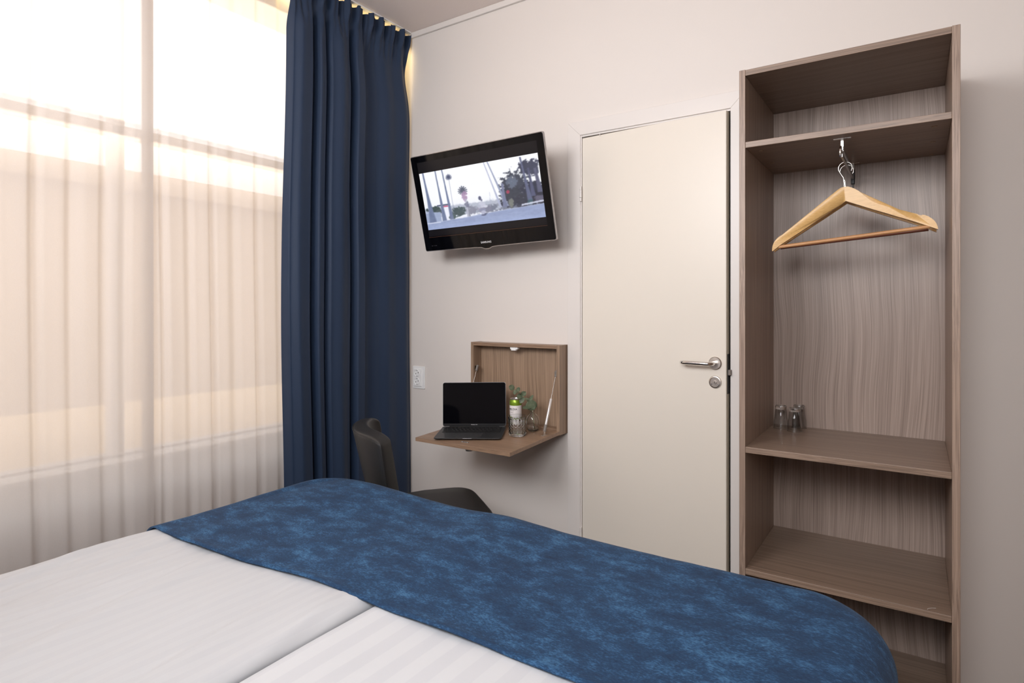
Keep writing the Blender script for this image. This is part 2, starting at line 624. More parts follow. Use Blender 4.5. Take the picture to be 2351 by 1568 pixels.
sbox('wall_bounce_base', (XL - 2.0, -3.0, -3.0), (XL - 0.225, 4.2, 0.50), mat('bounce_base_render', srgb(190, 175, 155), 0.9))  # body under the added bounce slab
# mouldings
MB().box((XL, YB - 0.014, ZC - 0.030), (XR, YB, ZC), bev=0.003).build('trim_1', M_trim)
struct(bpy.data.objects['trim_1'])
for nm, lo, hi in (('baseboard_back', (-2.62, YB - 0.014, 0), (-1.372, YB, 0.07)), ('baseboard_right', (XR - 0.014, YF, 0), (XR, YB - .014, 0.07)),
                   ('baseboard_left', (XL, YF, 0), (XL + 0.014, YB - .014, 0.07)), ('baseboard_front', (XL + .014, YF, 0), (XR - .014, YF + 0.014, 0.07))):
    sbox(nm, lo, hi, M_trim, bev=0.003)

# ------------------------------------------------------------------ door
door = struct(bpy.data.objects.new('door_1', None))
COL.objects.link(door)
door.location = (DX0, YB, 0)
MATS['door_1'] = Matrix.Translation((DX0, YB, 0))
aw, ad_ = 0.066, 0.012
def miter(name, pts):
    M = Matrix.Translation((0, YB, 0)) @ Matrix.Rotation(PI / 2, 4, 'X')
    o = MB().prism(pts, 0.0, ad_, M).build(name, M_trim, door, world=True)
    bv = o.modifiers.new('b', 'BEVEL'); bv.width = 0.0016; bv.segments = 2
    return o
ax0, ax1, az = DX0 + 0.004, DX1 - 0.002, DZ - 0.002
miter('architrave', [(ax0 - aw, 0), (ax0, 0), (ax0, az), (ax0 - aw, az + aw)])
miter('architrave', [(ax1, 0), (ax1 + aw, 0), (ax1 + aw, az + aw), (ax1, az)])
miter('architrave', [(ax0, az), (ax1, az), (ax1 + aw, az + aw), (ax0 - aw, az + aw)])
fr = MB()
fr.box((DX0, YB - 0.006, 0), (DX0 + 0.010, YB + 0.118, DZ)).box((DX1 - 0.004, YB + 0.001, 0), (DX1, YB + 0.118, DZ)).box((DX0, YB - 0.004, DZ - 0.010), (DX1, YB + 0.118, DZ))
fr.build('door_frame', M_trim, door, world=True)
leaf = bpy.data.objects.new('door_leaf', None)
leaf_loc = Vector((DX0 + 0.0115, YB - 0.004, 0))
ANG = -math.radians(3.1)
LM = Matrix.Translation(leaf_loc) @ Matrix.Rotation(ANG, 4, 'Z')
LW, LT = 0.661, 0.040
def leafpart(mb, name, m, **k):
    mb.bm.transform(LM)
    return mb.build(name, m, door, world=True, **k)
b_ = MB().box((0, 0, 0.012), (LW, LT, 2.060), bev=0.0015)
bpy.data.objects.remove(leaf)
leaf_o = leafpart(b_, 'door_leaf', M_door)
leafpart(MB().box((LW - 0.0005, 0.008, 0.012), (LW + 0.0012, LT - 0.002, 2.06)), 'leaf_edge', M_dooredge)
leafpart(MB().box((LW + 0.0008, 0.010, 0.925), (LW + 0.0034, LT - 0.006, 1.085), bev=0.001), 'lock_faceplate', M_dark)
leafpart(MB().box((LW + 0.002, 0.012, 1.000), (LW + 0.014, LT - 0.010, 1.022), bev=0.002), 'latch_bolt', M_greypl)
# lever handle, in leaf coordinates: leaf front face is y = 0, outwards -y
hx, hz = 0.618, 1.047
ro = MB().lathe([(0, 0), (0.0262, 0), (0.0262, 0.0045), (0.0235, 0.0072), (0, 0.0078)], 40, Matrix.Translation((hx, 0, hz)) @ Matrix.Rotation(PI / 2, 4, 'X'))
rose = leafpart(ro, 'handle_rosette', M_nickel, smooth=True)
for dx, dz in ((0.013, 0.013), (-0.012, -0.014)):
    s_ = MB().lathe([(0, 0), (0.0032, 0), (0.0028, 0.0012), (0, 0.0014)], 16, Matrix.Translation((hx + dx, -0.0072, hz + dz)) @ Matrix.Rotation(PI / 2, 4, 'X'))
    leafpart(s_, 'screw', M_steel)
lev = [(hx, -0.004, hz), (hx, -0.030, hz), (hx - 0.002, -0.042, hz), (hx - 0.009, -0.050, hz), (hx - 0.020, -0.053, hz)]
lev += [(hx - 0.020 - 0.0885 * t, -0.053, hz + 0.001 * t) for t in (0.25, 0.5, 0.75, 1)]
lev += [(hx - 0.116, -0.051, hz), (hx - 0.122, -0.045, hz), (hx - 0.124, -0.036, hz), (hx - 0.124, -0.028, hz)]
leafpart(MB().tube(lev, [0.0095, 0.0088] + [0.0082] * 9 + [0.0080, 0.0078], 18), 'door_handle', M_chrome, smooth=True, angle=60)
hz2 = 0.971
ro = MB().lathe([(0, 0), (0.0255, 0), (0.0255, 0.003), (0.0238, 0.006), (0.0205, 0.0068), (0.019, 0.0055), (0.0075, 0.0055), (0.0070, 0.009), (0, 0.0095)], 40, Matrix.Translation((hx, 0, hz2)) @ Matrix.Rotation(PI / 2, 4, 'X'))
leafpart(ro, 'lock_rosette', M_nickel, smooth=True)
leafpart(MB().box((hx - 0.0008, -0.0102, hz2 - 0.0035), (hx + 0.0008, -0.009, hz2 + 0.0035)), 'keyhole', M_dark)
for dx in (-0.0135, 0.0135):
    s_ = MB().lathe([(0, 0), (0.0036, 0), (0.0030, 0.0014), (0, 0.0016)], 16, Matrix.Translation((hx + dx, -0.0054, hz2 - 0.0075)) @ Matrix.Rotation(PI / 2, 4, 'X'))
    leafpart(s_, 'screw', M_chrome)
for hzz in (1.800, 0.215):
    hg = MB()
    for (z0, z1, r) in ((-0.034, -0.018, 0.0058), (-0.017, 0.017, 0.0068), (0.018, 0.034, 0.0058)):
        hg.lathe([(0, z0), (r, z0), (r, z1), (0, z1)], 18, Matrix.Translation((DX0 + 0.0075, YB - 0.013, hzz)))
    hg.build('hinge', M_trim, door, smooth=True, world=True)
MB().tube([(DX0 + 0.105, YB - 0.005, 2.068), (DX0 + 0.105, YB - 0.012, 2.060), (DX0 + 0.105, YB - 0.012, 2.054)], 0.0016, 6).build('bumper_stub', M_trim, door, world=True)

# ------------------------------------------------------------------ wardrobe
X0, X1, YW, YWB, ZT, TH = -0.475, 0.100, 2.020, 2.499, 2.038, 0.0188
ward = thing('wardrobe', 'tall open ash-laminate wardrobe with shelves beside the door', 'wardrobe', ((X0 + X1) / 2, (YW + YWB) / 2, 0))
wbox('side_panel', (X0, YW, 0), (X0 + TH, YWB, ZT), M_woodV, ward)
wbox('side_panel', (X1 - TH, YW, 0), (X1, YWB, ZT), M_woodV, ward)
wbox('top_panel', (X0 + TH, YW + 0.001, ZT - TH - 0.001), (X1 - TH, YWB - 0.006, ZT - 0.001), M_woodH, ward)
wbox('back_panel', (X0 + TH, YWB - 0.013, 0.05), (X1 - TH, YWB - 0.003, ZT - TH), M_woodB, ward, bev=0)
wbox('plinth', (X0 + TH, YW + 0.03, 0.0), (X1 - TH, YW + 0.046, 0.054), M_woodH, ward)
yb = YWB - 0.0135
for z in (1.805, 0.822, 0.430, 0.073):
    wbox('shelf', (X0 + TH, YW + 0.002, z - TH), (X1 - TH, yb, z), M_woodH, ward)
MB().tube([(0.046, 2.052, 0.4302), (0.036, 2.046, 0.4302), (0.028, 2.038, 0.4302), (0.026, 2.030, 0.4302)], 0.0004, 6).build('scratch', M_whitepl, ward, world=True)
# cam fittings under the hat shelf
for (x, y) in ((-0.421, 2.088), (0.044, 2.084), (0.044, 2.277), (-0.424, 2.284), (0.043, 2.46)):
    MB().lathe([(0, 0), (0.0075, 0), (0.0075, -0.0012), (0.004, -0.0015), (0, -0.0008)], 20, Matrix.Translation((x, y, 1.805 - TH))).build('cam_fitting', M_deskV, ward, smooth=True, world=True)
# pull-out hanging rod under the hat shelf
zr = 1.805 - TH
rx = -0.186
for (y, l) in ((2.072, 0.024), (2.445, 0.020)):
    rod = MB().box((rx - l, y - 0.006, zr - 0.002), (rx + l, y + 0.006, zr), bev=0.0008).box((rx - 0.0045, y - 0.003, zr - 0.040), (rx + 0.0045, y + 0.003, zr - 0.001), bev=0.001)
    rod.build('rod_bracket', M_chrome, ward, world=True)
MB().box((rx - 0.0040, 2.066, zr - 0.038), (rx + 0.0040, 2.452, zr - 0.026), bev=0.001).build('rail_housing', M_steel, ward, world=True)
MB().box((rx - 0.0030, 2.060, zr - 0.060), (rx + 0.0030, 2.450, zr - 0.049), bev=0.001).build('hanging_rail', M_steel, ward, world=True)
loop = [(rx - 0.003, 2.058, zr - 0.028), (rx - 0.003, 2.050, zr - 0.032), (rx - 0.003, 2.047, zr - 0.045), (rx - 0.003, 2.047, zr - 0.052), (rx - 0.003, 2.051, zr - 0.058), (rx - 0.003, 2.062, zr - 0.056)]
MB().tube(loop, 0.0034, 10).build('pull_loop', M_chrome, ward, smooth=True, world=True)
MB().box((rx - 0.006, 2.440, zr - 0.076), (rx + 0.006, 2.454, zr - 0.024), bev=0.002).box((rx - 0.002, 2.444, zr - 0.098), (rx + 0.002, 2.448, zr - 0.074)).build('rail_end', M_blackmt, ward, world=True)

# ------------------------------------------------------------------ hangers
def hanger_half(sx):
    top = [(0.0, 0.1780), (0.010, 0.1765), (0.0193, 0.1715), (0.028, 0.1650), (0.037, 0.1570), (0.0477, 0.1425), (0.0585, 0.1275), (0.0670, 0.1185), (0.0752, 0.1115), (0.088, 0.1020), (0.105, 0.0925), (0.125, 0.0815), (0.145, 0.0710), (0.165, 0.0600), (0.179, 0.0525),
           (0.1820, 0.0500), (0.1835, 0.0455), (0.1865, 0.0440), (0.1895, 0.0455), (0.1910, 0.0478), (0.197, 0.0455), (0.205, 0.0400), (0.212, 0.0325), (0.218, 0.0240), (0.2222, 0.0140), (0.2245, 0.0030), (0.2245, -0.0040)]
    bot = [(0.2200, -0.0010), (0.198, 0.0150), (0.165, 0.0345), (0.132, 0.0537), (0.099, 0.0730), (0.066, 0.0920), (0.033, 0.1115), (0.010, 0.1250), (0.0, 0.1310)]
    return [(sx * x, z) for x, z in top + bot]
def make_hanger(label, bar_mat):
    t = thing('coat_hanger', label, 'hanger', (0, 0, 0), (0, 0, 0), 'wooden coat hangers in the wardrobe')
    for sx in (-1, 1):
        M = Matrix.Rotation(PI / 2, 4, 'X')
        mb = MB().prism(hanger_half(sx), -0.0075, 0.0075, M)
        bmesh.ops.triangulate(mb.bm, faces=[f for f in mb.bm.faces if len(f.verts) > 4])
        # curve the arms gently forward (toward -y) at the tips
        for v in mb.bm.verts:
            v.co.y += -0.55 * v.co.x ** 2
        o = mb.build('arm', M_hang, t, smooth=True, angle=50)
    MB().tube([(-0.206, -0.0225, 0.009), (-0.1, -0.021, 0.009), (0, -0.021, 0.009), (0.1, -0.021, 0.009), (0.206, -0.0225, 0.009)], 0.0058, 14).build('trouser_bar', bar_mat, t, smooth=True, angle=60)
    hook = [(0, 0, 0.170), (0, 0, 0.192), (-0.000, 0, 0.208), (-0.006, 0, 0.221)]
    r, cz = 0.0195, 0.2385
    cxh = 0.008
    for k in range(15):
        a = math.radians(208 - k * 17.5)
        hook.append((cxh + r * math.cos(a), 0, cz + r * math.sin(a)))
    hk = MB().tube(hook, 0.0017, 10).build('hook', M_chrome, t, smooth=True, angle=60)
    return t
h1 = make_hanger('front wooden coat hanger with a pale beech bar in the wardrobe', M_hangbar)
h2 = make_hanger('rear wooden coat hanger with a dark red-brown bar, behind the front hanger', M_hangbar2)
# rail top is at zr - 0.034; hook inner top sits on it
for o, y, yaw, roll in ((h1, 2.195, math.radians(2.5), -0.094), (h2, 2.245, math.radians(2.5), -0.084)):
    o.rotation_euler = (0, roll, yaw)
    Rm = o.rotation_euler.to_matrix()
    top = Rm @ Vector((0.008, 0, 0.2385 + 0.0195 - 0.0017))
    o.location = (rx - top.x - 0.004, y, (zr - 0.0488) - top.z)
    for ch in o.children:
        if ch.name.startswith(('arm', 'trouser')):
            ch.scale = (1.015, 1, 0.98)
            ch.location.z = 0.170 * 0.02

# ------------------------------------------------------------------ inverted tumblers in wardrobe
def make_tumbler(label, loc):
    t = thing('drinking_glass', label, 'glass', loc, (0, 0, 0), 'upturned glasses on the wardrobe shelf')
    # mouth down at z=0, thick base on top
    wall = [(0.0242, 0.0), (0.0250, 0.0006), (0.0249, 0.002), (0.0243, 0.030), (0.0238, 0.0325), (0.0232, 0.033), (0.0192, 0.0715), (0.0182, 0.0720), (0.0223, 0.0325), (0.0229, 0.0300), (0.0236, 0.002), (0.0236, 0.0006)]
    MB().lathe(wall, 56, closed=True).build('glass_wall', M_thin, t, smooth=True, angle=50)
    MB().lathe([(0, 0.0722), (0.0186, 0.0722), (0.0194, 0.0735), (0.0196, 0.0750), (0.0196, 0.0825), (0.0186, 0.0845), (0.0166, 0.0845), (0.0158, 0.0835), (0, 0.0835)], 56).build('glass_base', M_glass, t, smooth=True, angle=50)
    MB().lathe([(0.0252 + 0.0008 * math.cos(a), 0.0009 + 0.0008 * math.sin(a)) for a in np.linspace(0, 2 * PI, 9)[:-1]], 56, closed=True).build('rim', M_glass, t, smooth=True, angle=180)
    return t
SZ = 0.8222
make_tumbler('upturned clear glass on the wardrobe shelf, leftmost of three, near the side panel', (-0.417, 2.408, SZ))
make_tumbler('upturned clear glass on the wardrobe shelf, standing nearest the shelf edge', (-0.365, 2.378, SZ))
make_tumbler('upturned clear glass on the wardrobe shelf, rightmost and behind the other two', (-0.362, 2.455, SZ))

# ------------------------------------------------------------------ wall desk
BX0, BX1, BY, BZ0, BZ1, BT = -1.888, -1.368, 2.422, 0.6785, 1.0965, 0.0165
desk = thing('wall_desk', 'wall-mounted ash-laminate fold-down desk with open flap', 'desk', ((BX0 + BX1) / 2, YB - 0.001, BZ0))
yk = YB - 0.001
wbox('side_panel', (BX0, BY, BZ0), (BX0 + BT, yk, BZ1), M_deskV, desk)
wbox('side_panel', (BX1 - BT, BY, BZ0), (BX1, yk, BZ1), M_deskV, desk)
wbox('top_panel', (BX0 + BT, BY, BZ1 - BT - .001), (BX1 - BT, yk, BZ1 - .001), M_deskH, desk)
wbox('bottom_panel', (BX0 + BT, BY + 0.018, BZ0 + 0.004), (BX1 - BT, yk, BZ0 + 0.004 + BT + .004), M_deskH, desk)
wbox('back_panel', (BX0 + BT, yk - 0.008, BZ0 + 0.01), (BX1 - BT, yk - 0.001, BZ1 - BT), M_deskB, desk, bev=0)
TILT = math.radians(2.3)
FT = 0.0165
FM = Matrix.Translation((0, 2.432, 0.698)) @ Matrix.Rotation(TILT, 4, 'X')   # local: y<0 toward room, z=0 top
fl = MB().box((BX0, -0.420, -FT), (BX1 - 0.0005, -0.011, 0.0), bev=0.001)
fl.box((BX0 + BT + .001, -0.013, -FT), (BX1 - BT - .001, 0.004, 0.0))
fl.bm.transform(FM)
flap = fl.build('flap', M_deskH, desk, world=True)
def on_flap(x, yl, dz=0.0):
    return FM @ Vector((x, yl, dz))
# catch, striker, finger pull
ct = MB().box((-1.650, 2.428, BZ1 - BT - 0.012), (-1.606, 2.446, BZ1 - BT - 0.001), bev=0.002).box((-1.642, 2.424, BZ1 - BT - 0.018), (-1.614, 2.440, BZ1 - BT - 0.010), bev=0.002)
ct.build('magnet_catch', M_whitepl, desk, world=True)
sk = MB().box((-1.655, -0.383, 0), (-1.615, -0.371, 0.0012), bev=0.0004)
for x in (-1.650, -1.620):
    sk.lathe([(0, 0.001), (0.0035, 0.001), (0.003, 0.0022), (0, 0.0022)], 14, Matrix.Translation((x, -0.377, 0)))
sk.bm.transform(FM)
sk.build('striker_plate', M_steel, flap, world=False)
o = bpy.data.objects['striker_plate']
o.data.transform(MATS['wall_desk'].inverted())
kn = MB().lathe([(0, 0), (0.017, 0), (0.019, -0.004), (0.0175, -0.011), (0, -0.013)], 28, Matrix.Translation((-1.597, -0.392, -FT)))
kn.bm.transform(FM)
kn = kn.build('knob', M_nickel, flap, smooth=True)
kn.data.transform(MATS['wall_desk'].inverted())
# gas struts
for sx, x in ((1, BX1 - BT - 0.011), (-1, BX0 + BT + 0.011)):
    top = Vector((x, 2.438, 0.962))
    bot = on_flap(x, -0.100, 0.016)
    d = bot - top
    p = lambda t: top + d * t
    st = MB().tube([p(0.44), p(0.445), p(0.90), p(0.905)], [0.0052, 0.0058, 0.0058, 0.0052], 16).build('gas_strut', M_alu, desk, smooth=True, world=True)
    q = MB().tube([p(0.02), p(0.46)], 0.0024, 10).build('strut_rod', M_chrome, st, smooth=True)
    q.data.transform(MATS['wall_desk'].inverted())
    q = MB().tube([p(-0.06), p(0.05)], 0.0068, 8)
    q.box((x - 0.006, 2.430, 0.948), (x + 0.010 * sx + 0.004, 2.446, 0.974), bev=0.002)
    q = q.build('strut_end', M_greypl, st)
    q.data.transform(MATS['wall_desk'].inverted())
    q = MB().tube([p(0.885), p(1.0)], 0.0072, 8).build('strut_foot', M_greypl, st)
    q.data.transform(MATS['wall_desk'].inverted())
    br = MB().box((x - 0.008, -0.122, 0), (x + 0.008, -0.088, 0.0018), bev=0.0005).box((x + 0.002, -0.112, 0.0), (x + 0.004, -0.098, 0.022), bev=0.0005)
    br.bm.transform(FM)
    q = br.build('strut_bracket', M_nickel, st)
    q.data.transform(MATS['wall_desk'].inverted())

# ------------------------------------------------------------------ laptop
LAPROT = 0.50
lap_c = on_flap(-1.694, -0.258, 0.0006)
lap = thing('laptop', 'open dark grey laptop with black screen on the wall desk flap', 'laptop', lap_c, tuple((Matrix.Rotation(TILT, 3, 'X') @ Matrix.Rotation(LAPROT, 3, 'Z')).to_euler()))
def rrect(w, h, r, n=6):
    pts = []
    for cx_, cy_, a0 in ((w / 2 - r, h / 2 - r, 0), (-w / 2 + r, h / 2 - r, 90), (-w / 2 + r, -h / 2 + r, 180), (w / 2 - r, -h / 2 + r, 270)):
        for k in range(n + 1):
            a = math.radians(a0 + 90 * k / n)
            pts.append((cx_ + r * math.cos(a), cy_ + r * math.sin(a)))
    return pts
LW_, LD_ = 0.304, 0.212
bs = MB()
sec = [(0.0, 0.012, 0.0014), (1, 0.004, 0.0040), (2, 0.0, 0.0075), (3, 0.0, 0.0105)]
rings = []
for _, ins, z in sec:
    rings.append([bs.bm.verts.new((x, y, z + (0.0028 * (y / LD_ + 0.5) if z > 0.009 else 0))) for x, y in rrect(LW_ - 2 * ins, LD_ - 2 * ins, 0.011)])
for A, B in zip(rings[:-1], rings[1:]):
    for i in range(len(A)):
        j = (i + 1) % len(A)
        bs.bm.faces.new((A[i], A[j], B[j], B[i]))
bs.bm.faces.new(rings[-1]); bs.bm.faces.new(list(reversed(rings[0])))
base = bs.build('base', M_lap, lap)
bv = base.modifiers.new('b', 'BEVEL'); bv.width = 0.0006; bv.segments = 2; bv.limit_method = 'ANGLE'
for fx_ in (-0.12, 0.12):
    for fy_ in (-0.08, 0.08):
        MB().lathe([(0, 0), (0.006, 0), (0.006, 0.0016), (0, 0.0016)], 16, Matrix.Translation((fx_, fy_, 0))).build('foot', M_blackmt, base)
SL = math.atan(0.0028 / LD_)
TM = Matrix.Translation((0, -LD_ / 2, 0.01055)) @ Matrix.Rotation(SL, 4, 'X')
def lp(mb, nm, m, parent=lap, **k):
    mb.bm.transform(TM)
    return mb.build(nm, m, parent, **k)
lp(MB().box((-0.1345, 0.098, -0.0002), (0.1345, 0.201, 0.0003)), 'keyboard_well', M_key, base)
# keys: five full rows and a thin function row
rows = [(14, 0.107), (14, 0.0), (14, 0.0), (13, 0.0), (12, 0.0), (11, 0.0)]
ky = 0.1955
for ri, nk in enumerate((14, 14, 14, 13, 12, 10)):
    kh = 0.009 if ri == 0 else 0.0155
    wtot = 0.265
    if ri == 5:
        ws = [1, 1, 1, 1.25, 5.4, 1.25, 1, 1, 1, 1]
    elif ri == 4:
        ws = [2.3] + [1] * 10 + [2.3]
    elif ri == 3:
        ws = [1.8] + [1] * 11 + [1.8]
    elif ri == 2:
        ws = [1.5] + [1] * 13
    elif ri == 1:
        ws = [1] * 13 + [1.5]
    else:
        ws = [1] * 14
    x = -wtot / 2
    for wk in ws:
        kw = wtot * wk / sum(ws)
        lp(MB().box((x + 0.001, ky - kh, 0.0003), (x + kw - 0.001, ky, 0.0013), bev=0.0003, seg=1), 'key', M_key)
        if wk < 2:
            k_ = bpy.context.scene.objects[-1] if False else None
            lp(MB().box((x + kw / 2 - 0.0011, ky - kh * 0.62, 0.0013), (x + kw / 2 + 0.0011, ky - kh * 0.40, 0.00138)), 'key_legend', M_legend, last_key := [c for c in lap.children if c.name.startswith('key')][-1]) if ri in (1, 2, 3, 4) else None
        x += kw
    ky -= kh + 0.0022
lp(MB().prism([(a, b + 0.049) for a, b in rrect(0.118, 0.080, 0.004)], 0.0, 0.0003), 'trackpad', mat('trackpad_metal', srgb(70, 70, 72), 0.42, 0.5))
lp(MB().box((-0.020, -0.0008, -0.0026), (0.020, 0.0010, -0.0002), bev=0.0004), 'lid_notch', M_lapedge)
# lid hinged at the back
LIDA = math.radians(7)
HM = Matrix.Translation((0, LD_ / 2 - 0.004, 0.0125)) @ Matrix.Rotation(-LIDA, 4, 'X') @ Matrix.Rotation(PI / 2, 4, 'X')  # local x right, y up the lid, z toward viewer
def ldp(mb, nm, m, parent=lap, **k):
    mb.bm.transform(HM)
    return mb.build(nm, m, parent, **k)
off = 0.106
lid = ldp(MB().prism([(a, b + off) for a, b in rrect(0.304, 0.208, 0.010)], -0.0050, -0.0006), 'lid', M_lapedge)
lid.data.materials[0] = M_lapedge
ldp(MB().prism([(a, b + off) for a, b in rrect(0.3020, 0.2060, 0.0093)], -0.0006, 0.0004), 'screen', M_lapscr, lid)
ldp(MB().box((-0.150, 0.0045, 0.0004), (0.150, 0.0155, 0.0006)), 'screen_chin', mat('grey_chin', srgb(30, 30, 32), 0.6, 0.0, 0.2), lid)
ldp(MB().tube([(-0.12, -0.001, -0.002), (0.12, -0.001, -0.002)], 0.0042, 12), 'hinge_bar', M_blackmt, lid, smooth=True)
text_mesh('lettering', 'MacBook Air', 0.0058, M_print, lid, HM @ Matrix.Translation((0, 0.0102, 0.0008)), 0.0001, 0.0)

# ------------------------------------------------------------------ items on the desk
TR = (TILT, 0, 0)
# cut crystal tumbler
tb = thing('crystal_tumbler', 'cut crystal tumbler beside the laptop at front of the can', 'glass', on_flap(-1.500, -0.163, 0.0004), TR)
def cut(a, z, r):
    if 0.012 < z < 0.066 and r > 0.036:
        k = min(1, (z - 0.012) / 0.006, (0.066 - z) / 0.010)
        u = a * 16 / PI
        v = (z - 0.012) / 0.0072
        tri = lambda q: abs((q % 1.0) - 0.5) * 2
        return -0.0019 * k * max(tri(u * 0.5 + v * 0.5), tri(u * 0.5 - v * 0.5))
    return 0.0
outp = [(0.0, 0.0), (0.034, 0.0), (0.0385, 0.003), (0.0405, 0.010)] + [(0.0410, 0.012 + 0.0015 * i) for i in range(37)] + [(0.0412, 0.078), (0.0412, 0.0880), (0.0405, 0.0888), (0.0395, 0.0885)]
innp = [(0.0388, 0.084), (0.0375, 0.060), (0.0370, 0.020), (0.0340, 0.013), (0.0, 0.012)]
MB().lathe(outp + innp, 176, mod=cut).build('glass_body', M_cutglass, tb, smooth=True, angle=25)

# bud vase
vs_loc = on_flap(-1.484, -0.057, 0.0004)
vase = thing('bud_vase', 'small round clear glass bud vase on the desk flap near the gas strut', 'vase', vs_loc, TR)
vo = [(0.0, 0.0), (0.016, 0.0), (0.0225, 0.0030), (0.0282, 0.012), (0.0300, 0.024), (0.0312, 0.040), (0.0298, 0.056), (0.0245, 0.071), (0.0160, 0.0805), (0.0105, 0.084), (0.0098, 0.088), (0.0112, 0.0930), (0.0108, 0.0938)]
vi = [(0.0098, 0.0930), (0.0083, 0.088), (0.0090, 0.0835), (0.0138, 0.0780), (0.0231, 0.0695), (0.0282, 0.055), (0.0296, 0.040), (0.0284, 0.024), (0.0262, 0.0125), (0.0200, 0.007), (0.0, 0.0060)]
def smooth_prof(p, n=3):
    out = []
    for i in range(len(p) - 1):
        p0, p1, p2, p3 = p[max(i - 1, 0)], p[i], p[i + 1], p[min(i + 2, len(p) - 1)]
        for k in range(n):
            t = k / n
            q = [0.5 * ((2 * b) + (-a + c) * t + (2 * a - 5 * b + 4 * c - d) * t * t + (-a + 3 * b - 3 * c + d) * t ** 3) for a, b, c, d in zip(p0, p1, p2, p3)]
            out.append((max(q[0], 0.0), q[1]))
    out.append(p[-1])
    return out
MB().lathe(smooth_prof(vo) + smooth_prof(vi), 56).build('glass_body', M_glass, vase, smooth=True, angle=180)

# can
can = thing('drink_can', 'tall green and white mineral water can behind the crystal tumbler', 'can', on_flap(-1.583, -0.050, 0.0004), TR)
M_green = mat('green_can_metal', srgb(138, 170, 52), 0.3, 0.5)
M_canw = mat('white_can_print', srgb(232, 226, 226), 0.4)
M_canm = mat('can_aluminium', (0.72, 0.68, 0.68, 1), 0.28, 0.9)
MB().lathe(smooth_prof([(0.0, 0.004), (0.018, 0.003), (0.0215, 0.0), (0.0240, 0.003), (0.0286, 0.0115), (0.0288, 0.020), (0.0288, 0.052)], 2), 48).build('can_body', M_canw, can, smooth=True, angle=180)
MB().lathe([(0.0286, 0.051), (0.0290, 0.052), (0.0290, 0.112), (0.0286, 0.113)], 48).build('can_label', M_canw, can, smooth=True, angle=180)
MB().lathe([(0.0289, 0.0440), (0.0292, 0.0445), (0.0292, 0.0520), (0.0289, 0.0525)], 48).build('label_edge', M_green, can, smooth=True)
MB().lathe(smooth_prof([(0.0288, 0.112), (0.0288, 0.124), (0.0272, 0.132), (0.0250, 0.1375), (0.0246, 0.139)], 3), 48).build('can_shoulder', M_green, can, smooth=True, angle=180)
MB().lathe([(0.0246, 0.139), (0.0256, 0.141), (0.0258, 0.143), (0.0248, 0.1438), (0.0236, 0.142), (0.0226, 0.1385), (0.0, 0.1388)], 48).box((-0.004, -0.011, 0.1392), (0.004, 0.006, 0.1406), bev=0.0006).build('can_lid', M_canm, can, smooth=True, angle=35)
def wrap_text(name, body, size, z, ang0, m, bold=0.0):
    o = text_mesh(name, body, size, m, can, Matrix.Identity(4), 0.0001, bold, spacing=1.08)
    r = 0.02915
    for v in o.data.vertices:
        a = ang0 + v.co.x / r
        rr = r + v.co.z
        v.co = Vector((rr * math.cos(a), rr * math.sin(a), z + v.co.y))
    return o
CA = math.radians(-97)
M_ink = mat('dark_ink', srgb(36, 40, 44), 0.5)
wrap_text('brand_lettering', 'RAML\u00d6SA', 0.0115, 0.0955, CA, M_ink, 0.00022)
wrap_text('small_lettering', 'MINERALVATTEN', 0.0026, 0.0880, CA, M_ink)
wrap_text('flavour_lettering', 'Citrus', 0.0058, 0.0800, CA, M_ink)

# eucalyptus sprig
sprig = thing('eucalyptus_sprig', 'grey-green eucalyptus sprig standing in the bud vase', 'plant', vs_loc, (0, 0, 0))
M_leafc = mottled(mat('eucalyptus_leaf', srgb(84, 104, 84), 0.5), srgb(74, 88, 66), srgb(112, 122, 98), 40)
M_stem = mat('eucalyptus_stem', srgb(120, 128, 92), 0.6)
stem_pts = [(0.012, -0.006, 0.010), (0.006, -0.003, 0.045), (-0.002, 0.0, 0.085), (-0.014, 0.004, 0.108), (-0.030, 0.004, 0.128), (-0.048, 0.006, 0.146), (-0.068, 0.008, 0.160), (-0.090, 0.006, 0.176), (-0.112, 0.004, 0.190)]
MB().tube(stem_pts, [0.0014, 0.0014, 0.0013, 0.0012, 0.0011, 0.0010, 0.0009, 0.0008, 0.0005], 8).build('stem', M_stem, sprig, smooth=True, angle=180)
def leaf(base, direction, up, L, W):
    L, W = L * 1.12, W * 1.15
    mb = MB()
    d = Vector(direction).normalized()
    u = Vector(up)
    u = (u - d * u.dot(d)).normalized()
    s = d.cross(u)
    rows_ = []
    n, k = 10, 6
    for i in range(n + 1):
        t = i / n
        wd = W * (math.sin(PI * min(1, t * 0.93 + 0.035)) ** 0.62)
        row = []
        for j in range(k + 1):
            q = (j / k) * 2 - 1
            p = Vector(base) + d * (L * t) + s * (wd * 0.5 * q) + u * (0.10 * W * q * q - 0.12 * L * t * t)
            row.append(p)
        rows_.append(row)
    mb.grid(rows_)
    o = mb.build('leaf', M_leafc, sprig, smooth=True, angle=180)
    sd = o.modifiers.new('s', 'SOLIDIFY'); sd.thickness = 0.0005
    return o
